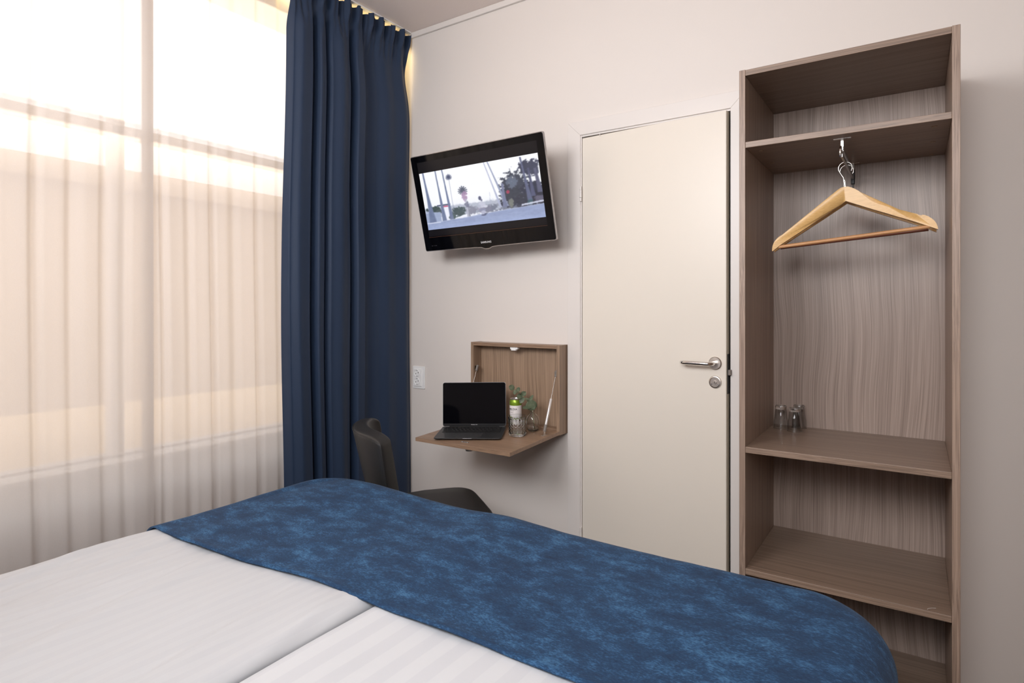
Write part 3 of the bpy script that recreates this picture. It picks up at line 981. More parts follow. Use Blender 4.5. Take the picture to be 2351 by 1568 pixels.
# directions in view terms: right = (.83,.56,0), toward viewer = (.56,-.83,0)
Rv, Tv, Uv = Vector((0.83, 0.56, 0)), Vector((0.56, -0.83, 0)), Vector((0, 0, 1))
def dv(r, t, u): return Rv * r + Tv * t + Uv * u
leaf((-0.006, 0.002, 0.096), dv(-0.15, 0.25, 0.95), dv(0.1, 1.0, -0.2), 0.046, 0.046)
leaf((-0.014, 0.004, 0.108), dv(-0.9, 0.6, 0.05), dv(-0.1, 0.55, 0.9), 0.040, 0.026)
leaf((-0.026, 0.004, 0.124), dv(0.45, 0.1, 1.0), dv(-0.75, 0.7, 0.3), 0.040, 0.020)
leaf((-0.030, 0.005, 0.128), dv(-0.2, 0.9, 0.5), dv(0.8, 0.2, 0.6), 0.020, 0.014)
leaf((-0.052, 0.006, 0.149), dv(-0.5, 0.3, -0.5), dv(-0.1, 1, 0.3), 0.030, 0.020)
leaf((-0.048, 0.006, 0.147), dv(0.5, 0.2, -0.15), dv(0, 0.6, 0.9), 0.024, 0.011)
leaf((-0.070, 0.008, 0.161), dv(-0.6, 0.9, -0.4), dv(0.4, 0.6, 0.6), 0.030, 0.024)
leaf((-0.070, 0.008, 0.161), dv(0.6, 0.4, 0.4), dv(-0.2, 1, -0.1), 0.026, 0.022)
leaf((-0.082, 0.007, 0.170), dv(-0.1, 0.5, 0.1), dv(-0.2, 0.9, 0.6), 0.024, 0.022)
leaf((-0.090, 0.006, 0.176), dv(0.25, 0.2, 0.6), dv(-0.6, 0.9, 0), 0.020, 0.018)
leaf((-0.108, 0.004, 0.188), dv(-0.7, 0.3, 0.35), dv(0.1, 1.0, 0.3), 0.026, 0.024)
leaf((-0.100, 0.005, 0.183), dv(-0.2, 0.5, -0.7), dv(-0.5, 1, 0.1), 0.022, 0.018)

# ------------------------------------------------------------------ socket
so = thing('wall_socket', 'white double wall socket between the curtain and the desk', 'socket', (-2.314, YB, 0.880))
MS = Matrix.Rotation(PI / 2, 4, 'X')
pl = MB().prism(rrect(0.090, 0.125, 0.006), 0, 0.006, MS).build('back_plate', M_whitepl, so)
bv = pl.modifiers.new('b', 'BEVEL'); bv.width = 0.002; bv.segments = 3
pl = MB().prism([(a - 0.007, b) for a, b in rrect(0.056, 0.098, 0.003)], 0.006, 0.012, MS).build('face_plate', M_whitepl, so)
bv = pl.modifiers.new('b', 'BEVEL'); bv.width = 0.001; bv.segments = 2
for zc in (0.024, -0.022):
    M = Matrix.Translation((-0.007, 0, zc)) @ MS
    cup = MB().lathe([(0.0206, 0.0120), (0.0202, 0.0150), (0.0192, 0.0155), (0.0184, 0.0140), (0.0180, 0.0124), (0.0, 0.0122)], 36, M).build('socket_cup', M_whitepl, so, smooth=True, angle=40)
    for a in (0.35, 0.35 + PI):
        MB().lathe([(0, 0.0122), (0.0030, 0.0122), (0.0030, 0.0126), (0, 0.0126)], 14, M @ Matrix.Translation((0.0095 * math.cos(a), 0.0095 * math.sin(a), 0))).build('pin_hole', M_slot, cup)
    for q in (-0.0158, 0.0158):
        MB().box((-0.0022, q - 0.0016, 0.0122), (0.0022, q + 0.0016, 0.0136), M).build('earth_clip', M_slot, cup)

# ------------------------------------------------------------------ television
TW, THh = 0.760, 0.475
TVC = Vector((-1.712, 2.262, 1.797))
tv = thing('television', 'black flat screen television on the wall showing a palm-lined street', 'television', TVC)
yw, pt, rl = 0.035, -0.241, 0.019
nrm = Vector((math.sin(yw) * math.cos(pt), -math.cos(yw) * math.cos(pt), math.sin(pt)))
rr_ = Vector((0, 0, 1)).cross(nrm).normalized()
uu_ = nrm.cross(rr_)
r2 = rr_ * math.cos(rl) + uu_ * math.sin(rl)
u2 = nrm.cross(r2)
TVM = Matrix(((r2.x, u2.x, nrm.x, TVC.x), (r2.y, u2.y, nrm.y, TVC.y), (r2.z, u2.z, nrm.z, TVC.z), (0, 0, 0, 1)))
tv.rotation_euler = TVM.to_euler()
MATS['television'] = TVM
def tvoutline(ins):
    w2, h2, r = TW / 2 - ins, THh / 2 - ins, 0.008
    pts = []
    for cx_, cy_, a0 in ((w2 - r, h2 - r, 0), (-w2 + r, h2 - r, 90)):
        for k in range(5):
            a = math.radians(a0 + 90 * k / 4)
            pts.append((cx_ + r * math.cos(a), cy_ + r * math.sin(a)))
    for k in range(5):
        a = math.radians(180 + 90 * k / 4)
        pts.append((-w2 + r + r * math.cos(a), -h2 + r + r * math.sin(a) + 0.0))
    # shallow V dip at the middle of the lower edge
    for x, dy in ((-0.20, -0.001), (-0.06, -0.003), (-0.030, -0.005), (-0.012, -0.0125), (0.012, -0.0125), (0.030, -0.005), (0.06, -0.003), (0.20, -0.001)):
        pts.append((x, -h2 + dy))
    for k in range(5):
        a = math.radians(270 + 90 * k / 4)
        pts.append((w2 - r + r * math.cos(a), -h2 + r + r * math.sin(a)))
    return pts
def ring_prism(outer, inner, z0, z1):
    mb = MB()
    n = len(outer)
    L = [[mb.bm.verts.new((x, y, z)) for x, y in o_] for o_, z in ((outer, z0), (outer, z1), (inner, z1), (inner, z0))]
    for a, b in ((0, 1), (1, 2), (2, 3), (3, 0)):
        for i in range(n):
            j = (i + 1) % n
            mb.bm.faces.new((L[a][i], L[a][j], L[b][j], L[b][i]))
    return mb
M_clear = mat('clear_acrylic_edge', srgb(170, 165, 165), 0.12, 0.6)
ring_prism(tvoutline(0.0), tvoutline(0.0034), -0.012, -0.001).build('edge_strip', M_clear, tv, smooth=True, angle=40)
# glossy bezel with opening for the screen
SX0, SX1, SY0, SY1 = -0.343, 0.343, -0.164, 0.204
bz = MB()
oo = tvoutline(0.0034)
bz_o = ring_prism(oo, [(max(SX0, min(SX1, x)), max(SY0, min(SY1, y))) for x, y in oo], -0.008, 0.0015)
bez = bz_o.build('bezel', M_blackpl, tv)
# back shell
bk = MB()
sh = [(0.010, -0.008), (0.014, -0.030), (0.060, -0.055), (0.085, -0.062)]
rings = [[bk.bm.verts.new((x * (TW / 2 - i_) / (TW / 2), y * (THh / 2 - i_) / (THh / 2), z)) for x, y in tvoutline(0.0)] for i_, z in sh]
for A, B in zip(rings[:-1], rings[1:]):
    for i in range(len(A)):
        j = (i + 1) % len(A)
        bk.bm.faces.new((A[i], A[j], B[j], B[i]))
bk.bm.faces.new(rings[-1]); bk.bm.faces.new(rings[0])
bk.build('back_shell', M_blackmt, tv, smooth=True, angle=30)
for k, yy in enumerate((0.075, 0.05, 0.02)):
    MB().box((-TW / 2 - 0.003, yy, -0.030), (-TW / 2 + 0.02, yy + 0.018, -0.014), bev=0.002).build('side_button', M_greypl, tv)

# the picture on the screen, painted in a fine vertex grid
NX, NY = 300, 168
def paint():
    rng = np.random.RandomState(4)
    u = (np.arange(NX) + 0.5) / NX
    v = (np.arange(NY) + 0.5) / NY          # v = 0 bottom
    U_, V_ = np.meshgrid(u, v, indexing='ij')
    C = np.zeros((NX, NY, 3))
    def sm(a, b, x): 
        t = np.clip((x - a) / (b - a), 0, 1); return t * t * (3 - 2 * t)
    def nz(fx_, fy_, seed, oct_=3):
        r = np.random.RandomState(seed); out = np.zeros_like(U_); amp = 1; tot = 0
        for o_ in range(oct_):
            gx, gy = int(fx_ * 2 ** o_) + 2, int(fy_ * 2 ** o_) + 2
            g = r.rand(gx + 1, gy + 1)
            X, Y = U_ * (gx - 1), V_ * (gy - 1)
            xi, yi = X.astype(int), Y.astype(int); xf, yf = X - xi, Y - yi
            xf = xf * xf * (3 - 2 * xf); yf = yf * yf * (3 - 2 * yf)
            out += amp * ((g[xi, yi] * (1 - xf) + g[xi + 1, yi] * xf) * (1 - yf) + (g[xi, yi + 1] * (1 - xf) + g[xi + 1, yi + 1] * xf) * yf)
            tot += amp; amp *= 0.55
        return out / tot
    def put(mask, col):
        m = np.clip(mask, 0, 1)[..., None]
        C[:] = C * (1 - m) + np.array(col) / 255.0 * m
    sky = np.array([250, 251, 255]) / 255
    C[:] = sky
    n1, n2, n3 = nz(60, 34, 1), nz(24, 14, 2), nz(12, 40, 3)
    put(0.5 * sm(0.55, 0.25, V_) , (226, 232, 248))
    # far skyline haze
    put(sm(0.37 + 0.05 * n1, 0.33 + 0.05 * n1, V_) * (V_ > 0.2) * 0.8, (165, 172, 190))
    put(sm(0.33, 0.30, V_ + 0.05 * (n1 - .5)) * sm(0.40, 0.55, U_) * (n1 > 0.45) * 0.7, (92, 98, 118))
    # right hand trees
    def blob(cx_, cy_, rx_, ry_, col, th=0.0, soft=0.25, op=1.0, ns=n1):
        d = ((U_ - cx_) / rx_) ** 2 + ((V_ - cy_) / ry_) ** 2
        put(op * sm(1.0 + soft, 1.0 - soft, d + 2.2 * (ns - 0.5) + th), col)
    def trunk(x0, y0, x1, y1, w0, w1, col, op=1.0):
        t = np.clip((V_ - y0) / (y1 - y0), 0, 1)
        xc = x0 + (x1 - x0) * t
        ww = w0 * (1 - t) ** 2.2 + w1
        put(op * sm(ww * 1.35, ww * 0.8, np.abs(U_ - xc)) * (V_ >= y0) * (V_ <= y1), col)
    blob(0.80, 0.50, 0.115, 0.27, (62, 68, 84)); blob(0.76, 0.42, 0.09, 0.16, (56, 62, 76)); blob(0.93, 0.42, 0.10, 0.17, (50, 55, 74))
    blob(0.90, 0.82, 0.055, 0.10, (58, 62, 84)); blob(0.955, 0.80, 0.05, 0.12, (64, 68, 90)); blob(0.85, 0.30, 0.17, 0.10, (54, 58, 74)); blob(0.78, 0.62, 0.05, 0.10, (98, 108, 128), 0.3)
    blob(0.97, 0.32, 0.05, 0.10, (48, 50, 66))
    trunk(0.90, 0.3, 0.865, 0.98, 0.012, 0.006, (96, 102, 132)); trunk(0.93, 0.35, 0.915, 0.80, 0.01, 0.007, (84, 88, 118)); trunk(0.985, 0.40, 0.965, 0.78, 0.01, 0.010, (92, 94, 120))
    blob(0.97, 0.30, 0.035, 0.05, (120, 116, 140), 0, .3, .7); blob(0.90, 0.26, 0.02, 0.05, (76, 112, 124), 0, .3, .7)
    trunk(0.715, 0.25, 0.605, 1.0, 0.010, 0.0042, (150, 158, 186)); trunk(0.665, 0.24, 0.575, 1.0, 0.006, 0.0034, (176, 182, 208)); trunk(0.70, 0.24, 0.70, 0.62, 0.010, 0.009, (120, 126, 156))
    blob(0.735, 0.47, 0.014, 0.026, (176, 70, 100), 0, .3, .9); blob(0.75, 0.29, 0.022, 0.07, (136, 140, 132), 0, .3, .8)
    # left side
    trunk(0.58, 0.25, 0.59, 0.52, 0.0015, 0.0012, (170, 176, 198), 0.8)
    put(sm(0.385, 0.372, V_) * sm(0.0, 0.01, U_) * (U_ < 0.145) * (V_ > 0.2), (188, 196, 222))
    blob(0.085, 0.355, 0.065, 0.050, (64, 80, 82), 0, .3, 1, n1); blob(0.13, 0.30, 0.03, 0.04, (80, 92, 96))
    put(sm(0.30, 0.29, V_) * (U_ < 0.14) * (V_ > 0.10), (160, 172, 202))
    put((np.abs(U_ - 0.185) < 0.034) * (V_ > 0.12) * (V_ < 0.40) * 1.0, (238, 240, 252))
    put((np.abs(U_ - 0.178) < 0.062) * (np.abs(V_ - 0.405) < 0.014) * 1.0, (78, 86, 112)); put((np.abs(U_ - 0.188) < 0.03) * (np.abs(V_ - 0.378) < 0.011) * 1.0, (196, 70, 110))
    blob(0.305, 0.26, 0.062, 0.085, (70, 86, 92)); blob(0.245, 0.19, 0.03, 0.045, (84, 100, 104)); blob(0.42, 0.26, 0.05, 0.07, (128, 130, 148), 0.1, .3, .8)
    blob(0.50, 0.26, 0.035, 0.06, (158, 150, 172), 0.1, .3, .7); blob(0.56, 0.24, 0.03, 0.05, (128, 130, 150), 0.1)
    for x0, x1, w0 in ((0.060, 0.035, 0.030), (0.168, 0.150, 0.016), (0.236, 0.212, 0.013)):
        trunk(x0, 0.06 if x0 < .1 else 0.09, x1, 1.0, w0, 0.0062 if x0 < .1 else 0.0045, (112, 124, 156))
    trunk(0.262, 0.30, 0.262, 0.84, 0.0015, 0.0015, (150, 158, 180))
    def palm(cx_, cy_, R_, col, n=13, down=0.5):
        for k in range(n):
            a = 2 * PI * k / n + 0.2
            for t in np.linspace(0.15, 1, 9):
                px_, py_ = cx_ + R_ * t * math.cos(a), cy_ + R_ * 1.75 * (t * math.sin(a) - 0.22 * t * t * abs(math.cos(a)))
                put(0.8 * sm(1.3, 0.5, ((U_ - px_) / (R_ * 0.15)) ** 2 + ((V_ - py_) / (R_ * 0.22)) ** 2), col)
    palm(0.262, 0.865, 0.026, (74, 82, 112)); palm(0.365, 0.61, 0.038, (84, 92, 112)); blob(0.375, 0.50, 0.024, 0.085, (170, 142, 176), 0, .3, .9)
    trunk(0.385, 0.14, 0.380, 0.46, 0.006, 0.0055, (176, 178, 196)); trunk(0.396, 0.14, 0.392, 0.42, 0.004, 0.003, (140, 144, 160))
    blob(0.385, 0.36, 0.022, 0.05, (112, 116, 140), 0.2, .3, .8)
    # road rising to the right
    edge = 0.115 + 0.05 * U_ + 0.05 * sm(0.0, 1.0, U_) + 0.012 * (n2 - .5)
    road = sm(edge + 0.012, edge - 0.006, V_)
    put(road, (140, 152, 188))
    m = (road * (0.35 + 0.4 * sm(0.35, 0.7, n3)))
    put(m * 0.6, (172, 186, 220)); put(road * sm(0.09, 0.0, V_) * 0.5, (168, 184, 224))
    put(sm(0.01, 0.0, np.abs(V_ - edge - 0.002)) * (U_ > 0.0) * 0.5, (206, 212, 232))
    put(((U_ > 0.83) & (np.abs(V_ - (0.235 + 0.16 * (U_ - 0.83))) < 0.014)) * 0.9, (214, 218, 236))
    put(((U_ < 0.13) & (np.abs(V_ - (0.115 + 0.02 * U_)) < 0.010)) * 0.9, (212, 218, 238))
    # skater
    bx = 0.505
    def ell(cx_, cy_, rx_, ry_, col, op=1.0):
        put(op * sm(1.2, 0.8, ((U_ - cx_) / rx_) ** 2 + ((V_ - cy_) / ry_) ** 2), col)
    ell(bx - 0.004, 0.435, 0.0125, 0.034, (92, 96, 124)); ell(bx + 0.008, 0.400, 0.008, 0.020, (118, 120, 146))
    ell(bx + 0.006, 0.325, 0.028, 0.052, (196, 198, 216)); ell(bx - 0.018, 0.30, 0.014, 0.030, (184, 188, 206)); ell(bx + 0.035, 0.29, 0.018, 0.022, (206, 208, 224))
    ell(bx + 0.004, 0.235, 0.030, 0.030, (140, 144, 170)); ell(bx + 0.010, 0.195, 0.020, 0.030, (182, 184, 206)); ell(bx + 0.010, 0.150, 0.022, 0.012, (92, 98, 128)); ell(bx + 0.028, 0.168, 0.014, 0.006, (74, 80, 108))
    C += (n1[..., None] - 0.5) * 0.05 * (C.mean(-1, keepdims=True) < 0.85)
    return np.clip(C, 0, 1)
Cimg = paint()
for _ in range(2):
    Pd = np.pad(Cimg, ((1, 1), (1, 1), (0, 0)), 'edge')
    Cimg = (Pd[:-2, 1:-1] + Pd[2:, 1:-1] + Pd[1:-1, :-2] + Pd[1:-1, 2:] + 2 * Pd[1:-1, 1:-1]) / 6
lin = np.where(Cimg <= 0.04045, Cimg / 12.92, ((Cimg + 0.055) / 1.055) ** 2.4)
PX0, PX1, PY0, PY1 = SX0 + 0.003, SX1 - 0.003, -0.130, 0.151
sx_ = np.linspace(PX0, PX1, NX + 1); sy_ = np.linspace(PY0, PY1, NY + 1)
gx, gy = np.meshgrid(sx_, sy_, indexing='ij')
vv = np.stack([gx.ravel(), gy.ravel(), np.full(gx.size, 0.0003)], 1)
ii, jj = np.meshgrid(np.arange(NX), np.arange(NY), indexing='ij')
a_ = (ii * (NY + 1) + jj).ravel()
fc = np.stack([a_, a_ + (NY + 1), a_ + (NY + 1) + 1, a_ + 1], 1)
me = bpy.data.meshes.new('screen_picture')
me.from_pydata(vv.tolist(), [], fc.tolist())
cattr = me.color_attributes.new('picture', 'FLOAT_COLOR', 'CORNER')
cc = np.ones((NX * NY, 4, 4), dtype=np.float32)
cc[..., :3] = lin.reshape(-1, 1, 3)
cattr.data.foreach_set('color', cc.ravel())
M_pic = mat('lit_screen', (0.01, 0.01, 0.01, 1), 0.25)
ca = nd(M_pic, 'ShaderNodeVertexColor'); ca.layer_name = 'picture'
lk(M_pic, ca.outputs[0], M_pic.node_tree.nodes['Principled BSDF'].inputs['Emission Color'])
M_pic.node_tree.nodes['Principled BSDF'].inputs['Emission Strength'].default_value = 1.0
me.materials.append(M_pic)
po_ = bpy.data.objects.new('screen_picture', me)
COL.objects.link(po_)
M_panel = mat('screen_panel_dark', srgb(14, 13, 16), 0.2, 0.0, 0.25)
M_panel.node_tree.nodes['Principled BSDF'].inputs['Emission Color'].default_value = (0.5, 0.45, 0.55, 1)
M_panel.node_tree.nodes['Principled BSDF'].inputs['Emission Strength'].default_value = 0.010
scr = MB().box((SX0 - 0.003, SY0 - 0.003, -0.006), (SX1 + 0.003, SY1 + 0.003, 0.0)).build('screen', M_panel, tv)
po_.parent = scr
text_mesh('brand_lettering', 'SAMSUNG', 0.0125, M_print, bez, Matrix.Translation((0.0, -0.2170, 0.0018)) @ Matrix.Scale(1.05, 4, (1, 0, 0)), 0.0001, 0.0003, spacing=1.02)
MB().tube([(SX0, -0.168, 0.0016), (SX1, -0.168, 0.0016)], 0.0005, 6).build('bezel_line', mat('copper_line', srgb(120, 80, 60), 0.4), bez)
text_mesh('small_marks', 'HD  TV  DVB', 0.006, mat('dim_print', srgb(70, 70, 78), 0.5), bez, Matrix.Translation((-0.318, -0.2115, 0.0018)), 0.0001)
# wall arm
arm = MB()
arm.box((-1.80, YB - 0.012, 1.70), (-1.62, YB - 0.001, 1.86), bev=0.002)
arm.box((-1.735, 2.34, 1.755), (-1.695, YB - 0.008, 1.800), bev=0.004)
arm.box((-1.80, 2.325, 1.70), (-1.62, 2.345, 1.86), TVM @ Matrix.Rotation(0, 4, 'X') @ TVM.inverted(), bev=0.002)
arm.build('wall_bracket', M_blackmt, tv, world=True)

# ------------------------------------------------------------------ curtains
def lerp_tab(tab, x):
    if x <= tab[0][0]:
        return tab[0][1]
    for (a, fa), (b, fb) in zip(tab[:-1], tab[1:]):
        if x <= b:
            t = (x - a) / (b - a)
            t = t * t * (3 - 2 * t)
            return fa + (fb - fa) * t
    return tab[-1][1]
def sst(a, b, x):
    t = max(0.0, min(1.0, (x - a) / (b - a)))
    return t * t * (3 - 2 * t)
# navy curtain: (y, x offset): peaks toward the room, sharp valleys between
body = [(0.00, -0.045), (0.012, 0.000), (0.050, 0.026), (0.105, 0.018), (0.138, -0.030), (0.160, 0.022), (0.190, 0.014), (0.206, -0.034), (0.235, 0.016), (0.285, 0.034), (0.345, 0.012), (0.374, -0.040),
        (0.398, 0.022), (0.438, 0.020), (0.460, -0.014), (0.490, -0.020), (0.545, -0.008), (0.615, 0.013), (0.680, 0.004), (0.745, 0.014), (0.802, -0.01)]
def curtain_pt(s, z):
    # s in 0..0.802 along the rail
    f = sst(2.76, 2.56, z)
    head = 0.016 * math.sin(2 * PI * s / 0.0805 + 0.6) + 0.007 * math.sin(2 * PI * s / 0.033)
    wob = 0.010 * math.sin(3.1 * z + s * 9) * sst(2.6, 1.2, z)
    xo = lerp_tab(body, s) * (1.0 + 0.15 * math.sin(z * 2.3 + s * 5))
    pinch = math.exp(-((z - 2.70) / 0.035) ** 2)
    x = -2.375 + (1 - f) * head * (1 - 0.55 * pinch) + f * xo + 0.006 * f
    y0 = 1.712 - 0.022 * sst(2.7, 1.6, z) + 0.012 * sst(1.2, 0.2, z)
    y1 = 2.488 - 0.040 * math.exp(-((z - 2.58) / 0.14) ** 2) - 0.010 * sst(2.4, 1.8, z) + 0.012 * sst(2.0, 1.4, z)
    y = y0 + (y1 - y0) * (s / 0.802) + f * wob * 0.5
    return (x, y, z)
NS, NZ = 420, 110
P = []
for i in range(NS + 1):
    s = 0.802 * i / NS
    ph = (s / 0.0805 + 0.35) % 1.0
    ztop = 2.815 - 0.010 * (1 if ph < 0.30 else 0) - 0.004 * math.sin(s * 31)
    row = []
    for j in range(NZ + 1):
        t = (j / NZ) ** 1.5
        z = ztop - (ztop - 0.02) * t
        row.append(curtain_pt(s, z))
    P.append(row)
cur = MB(); cur.grid(P)
co = cur.build('blackout_curtain', M_curtain, None, smooth=True, angle=180)
sd = co.modifiers.new('s', 'SOLIDIFY'); sd.thickness = 0.0016
tag(co, 'floor-length navy blue pleated curtain beside the television', 'curtain')
# sheers
def sheer(name, label, y0, y1, tab, seed, xbase):
    P = []
    n = int((y1 - y0) / 0.0045)
    rnd = random.Random(seed)
    ph = [rnd.uniform(0, 6) for _ in range(4)]
    for i in range(n + 1):
        y = y0 + (y1 - y0) * i / n
        row = []
        for j in range(61):
            z = 2.812 - 2.79 * j / 60
            yy = y + 0.010 * math.sin(1.6 * z + ph[0] + 2 * y) * sst(2.8, 1.5, z)
            xo = lerp_tab(tab, yy) * 0.66 * (0.75 + 0.25 * math.sin(1.1 * z + ph[1] + 3 * y))
            xo += 0.0015 * math.sin(yy * 43 + ph[2])
            row.append((xbase + xo, y, z))
        P.append(row)
    mb = MB(); mb.grid(P)
    o = mb.build(name, M_sheer, None, smooth=True, angle=180)
    tag(o, label, 'curtain', 'sheer curtains across the window')
    return o
tabR = [(1.08, -0.014), (1.128, -0.014), (1.150, -0.020), (1.175, 0.002), (1.190, -0.018), (1.215, 0.020), (1.262, 0.014), (1.296, -0.012), (1.32, 0.012), (1.37, 0.026), (1.395, -0.022), (1.42, 0.006), (1.455, 0.014), (1.495, -0.010), (1.53, 0.014),
        (1.58, 0.020), (1.604, -0.020), (1.64, 0.010), (1.69, 0.016), (1.72, -0.016), (1.78, 0.018), (1.84, -0.016), (1.90, 0.018), (1.96, -0.016), (2.03, 0.018), (2.10, -0.016), (2.18, 0.018), (2.26, -0.016), (2.34, 0.016), (2.44, -0.01)]
tabL = [(-0.70, -0.01), (-0.6, 0.02), (-0.5, -0.016), (-0.4, 0.02), (-0.28, -0.016), (-0.18, 0.02), (-0.08, -0.016), (0.04, 0.02), (0.12, -0.016), (0.24, 0.02), (0.34, -0.016), (0.44, 0.02), (0.52, -0.016), (0.60, 0.016), (0.64, -0.012), (0.70, 0.014), (0.755, 0.024), (0.779, -0.026), (0.81, 0.006), (0.86, 0.014), (0.884, -0.010), (0.93, 0.016), (0.965, 0.014), (0.986, -0.012), (1.03, 0.010), (1.06, -0.010), (1.085, 0.020), (1.12, 0.024), (1.150, 0.016)]
sheer('sheer_curtain', 'right sheer off-white curtain panel next to the navy curtain', 1.118, 2.44, tabR, 3, -2.470)
sheer('sheer_curtain', 'left sheer off-white curtain panel at the left edge of the photo', -0.70, 1.150, tabL, 5, -2.462)
# double track on the ceiling
rl_ = MB().box((-2.39, YF + 0.01, ZC - 0.006), (-2.36, YB - 0.016, ZC), bev=0.001).box((-2.482, YF + 0.01, ZC - 0.006), (-2.452, YB - 0.016, ZC), bev=0.001)
tag(rl_.build('curtain_rail', M_whitepl), 'slim white double curtain track along the ceiling above the curtains', 'curtain rail')

# ------------------------------------------------------------------ bed
BZ = 0.640
BXL, BXR, BYF, BYH = -1.780, -0.122, 1.440, -0.62
GAP = -0.960
def undul(x, y):
    z = 0.004 * math.sin(x * 4.3 + 0.6) * sst(0.3, 1.4, y)
    z += 0.006 * math.exp(-((x + 0.99) / 0.10) ** 2 - ((y - 1.4) / 0.3) ** 2)
    z -= 0.008 * math.exp(-((x + 1.22) / 0.14) ** 2 - ((y - 1.4) / 0.3) ** 2)
    z += 0.004 * noise.noise(Vector((x * 2.2, y * 1.6, 3.0)))
    z += 0.010 * math.exp(-((x + 1.62) / 0.16) ** 2 - ((y - 1.35) / 0.2) ** 2)
    return z
def wrap(X, Y, off=0.0, c=0.085, r=0.085, hang=9.0):
    """cloth laid over the mattress: top inside the inner rounded rectangle, quarter roll, then falling"""
    qx = max(BXL + c, min(BXR - c, X)); qy = min(BYF - c, Y)
    vx, vy = X - qx, Y - qy
    L = math.hypot(vx, vy)
    z0 = BZ + undul(qx + (vx if L < c else 0), min(qy, 1.5))
    rr = r + off
    if L <= c:
        return Vector((X, Y, z0 + off)), 0.0
    nx_, ny_ = vx / L, vy / L
    d = L - c
    # longer corner roll where both sides meet
    if d < rr * PI / 2:
        a = d / rr
        h, dr = rr * math.sin(a), rr * (1 - math.cos(a))
    else:
        h, dr = rr, rr + (d - rr * PI / 2)
    if dr > rr:
        e = dr - rr
        ang = math.atan2(ny_, nx_)
        h += 0.010 * sst(0, 0.2, e) * math.sin(7 * ang + (qx * 9 if abs(ny_) > 0.5 else qy * 9)) * 0.8 + (0.02 * e if abs(ny_) < 0.5 else -0.012)
    return Vector((qx + nx_ * (c + h), qy + ny_ * (c + h), z0 + off - dr)), d
bed = thing('bed', 'wide double bed of two mattresses pushed together under white covers', 'bed', ((BXL + BXR) / 2, 0.44, 0))
wbox('bed_base', (BXL - 0.02, BYH + 0.0, 0.14), (BXR + 0.02, BYF + 0.02, 0.34), mat('grey_box_fabric', srgb(70, 70, 74), 0.9), bed, bev=0.01)
for x in (BXL + 0.08, GAP, BXR - 0.08):
    for y in (BYH + 0.1, BYF - 0.1):
        MB().lathe([(0, 0), (0.02, 0), (0.028, 0.14), (0, 0.14)], 20, Matrix.Translation((x, y, 0))).build('leg', M_steel, bed, smooth=True, world=True)
for (a, b) in ((BXL - 0.02, GAP - 0.006), (GAP + 0.006, BXR + 0.02)):
    MB().box((a, BYH, 0.345), (b, BYF + 0.02, BZ - 0.045), bev=0.03, seg=4).build('mattress', M_linen, bed, smooth=True, world=True)
def cover(name, label, x0, x1, gap_side, zh):
    dx, dy = 0.011, 0.012
    xs = list(np.arange(x0, x1 + 1e-6, (x1 - x0) / max(1, round((x1 - x0) / dx))))
    ys = list(np.arange(BYH, BYF + 0.30, dy))
    P = []
    for X in xs:
        row = []
        for Y in ys:
            p, d = wrap(X, Y)
            # satin cover creases, running towards the foot
            k = sst(0.05, 0.0, d)
            if gap_side > 0:      # left cover: fine long creases
                kk = k * (0.5 + 0.8 * max(0, noise.noise(Vector((X * 1.7, Y * 1.3, 9)))) + 0.35 * sst(-1.3, -1.7, X))
                kk *= 1.0 - 0.75 * sst(0.80, 0.92, Y)
                p.z += 0.0130 * kk * (noise.noise(Vector((X * 17 + Y * 4.5, Y * 1.1, 0.3)))) + 0.0075 * kk * noise.noise(Vector((X * 40 + Y * 9, Y * 1.3, 4)))
                p.z += 0.0035 * k * noise.noise(Vector((X * 7 + 2, Y * 4, 1)))
            else:
                p.z += 0.0035 * k * noise.noise(Vector((X * 6, Y * 4, 7)))
            # rolled edge along the joint between the mattresses
            g = (GAP - X) if gap_side > 0 else (X - GAP)
            rg = 0.045 if gap_side > 0 else 0.022
            if g < rg:
                q = 1 - max(g, 0) / rg
                p.z -= rg * (1 - math.sqrt(max(0, 1 - q * q)))
            if gap_side > 0:
                p.z += 0.006 * sst(0.25, 0.03, g) * k
            row.append(p)
        P.append(row)
    mb = MB(); mb.grid(P)
    # side skirt inside the gap
    o = mb.build(name, M_linen2 if gap_side > 0 else M_linen, None, smooth=True, angle=180)
    sd = o.modifiers.new('s', 'SOLIDIFY'); sd.thickness = 0.003; sd.offset = -1
    tag(o, label, 'duvet', 'white satin-stripe covers on the bed')
    return o
cover('duvet_cover', 'left white satin-stripe duvet cover with fine creases, on the curtain side', BXL - 0.36, GAP - 0.003, 1, 0.0)
cover('duvet_cover', 'right white satin-stripe duvet cover, smoother, on the wardrobe side', GAP + 0.003, BXR + 0.36, -1, 0.0)
# runner
P = []
xs = np.arange(BXL - 0.34, BXR + 0.42, 0.012)
for X in xs:
    y0 = 0.885 - 0.045 * sst(-0.9, -1.6, X) + 0.006 * math.sin(X * 9)
    row = []
    ne = 70
    for j in range(ne + 1):
        Y = y0 + (BYF + 0.40 - y0) * j / ne
        p, d = wrap(X, Y, 0.009)
        e = (Y - y0)
        k = sst(0.05, 0.0, d)
        p.z += 0.006 * k * math.exp(-(e / 0.02) ** 2) * (0.5 + 0.5 * math.sin(X * 16 + 1)) * sst(BXL, BXL + .2, X)
        p.z += 0.0016 * noise.noise(Vector((X * 14, Y * 9, 2)))
        row.append(p)
    P.append(row)
mb = MB(); mb.grid(P)
ru = mb.build('bed_runner', M_runner, None, smooth=True, angle=180)
sd = ru.modifiers.new('s', 'SOLIDIFY'); sd.thickness = 0.005; sd.offset = -1
tag(ru, 'mottled blue chenille bed runner across the foot of the bed', 'bed runner')

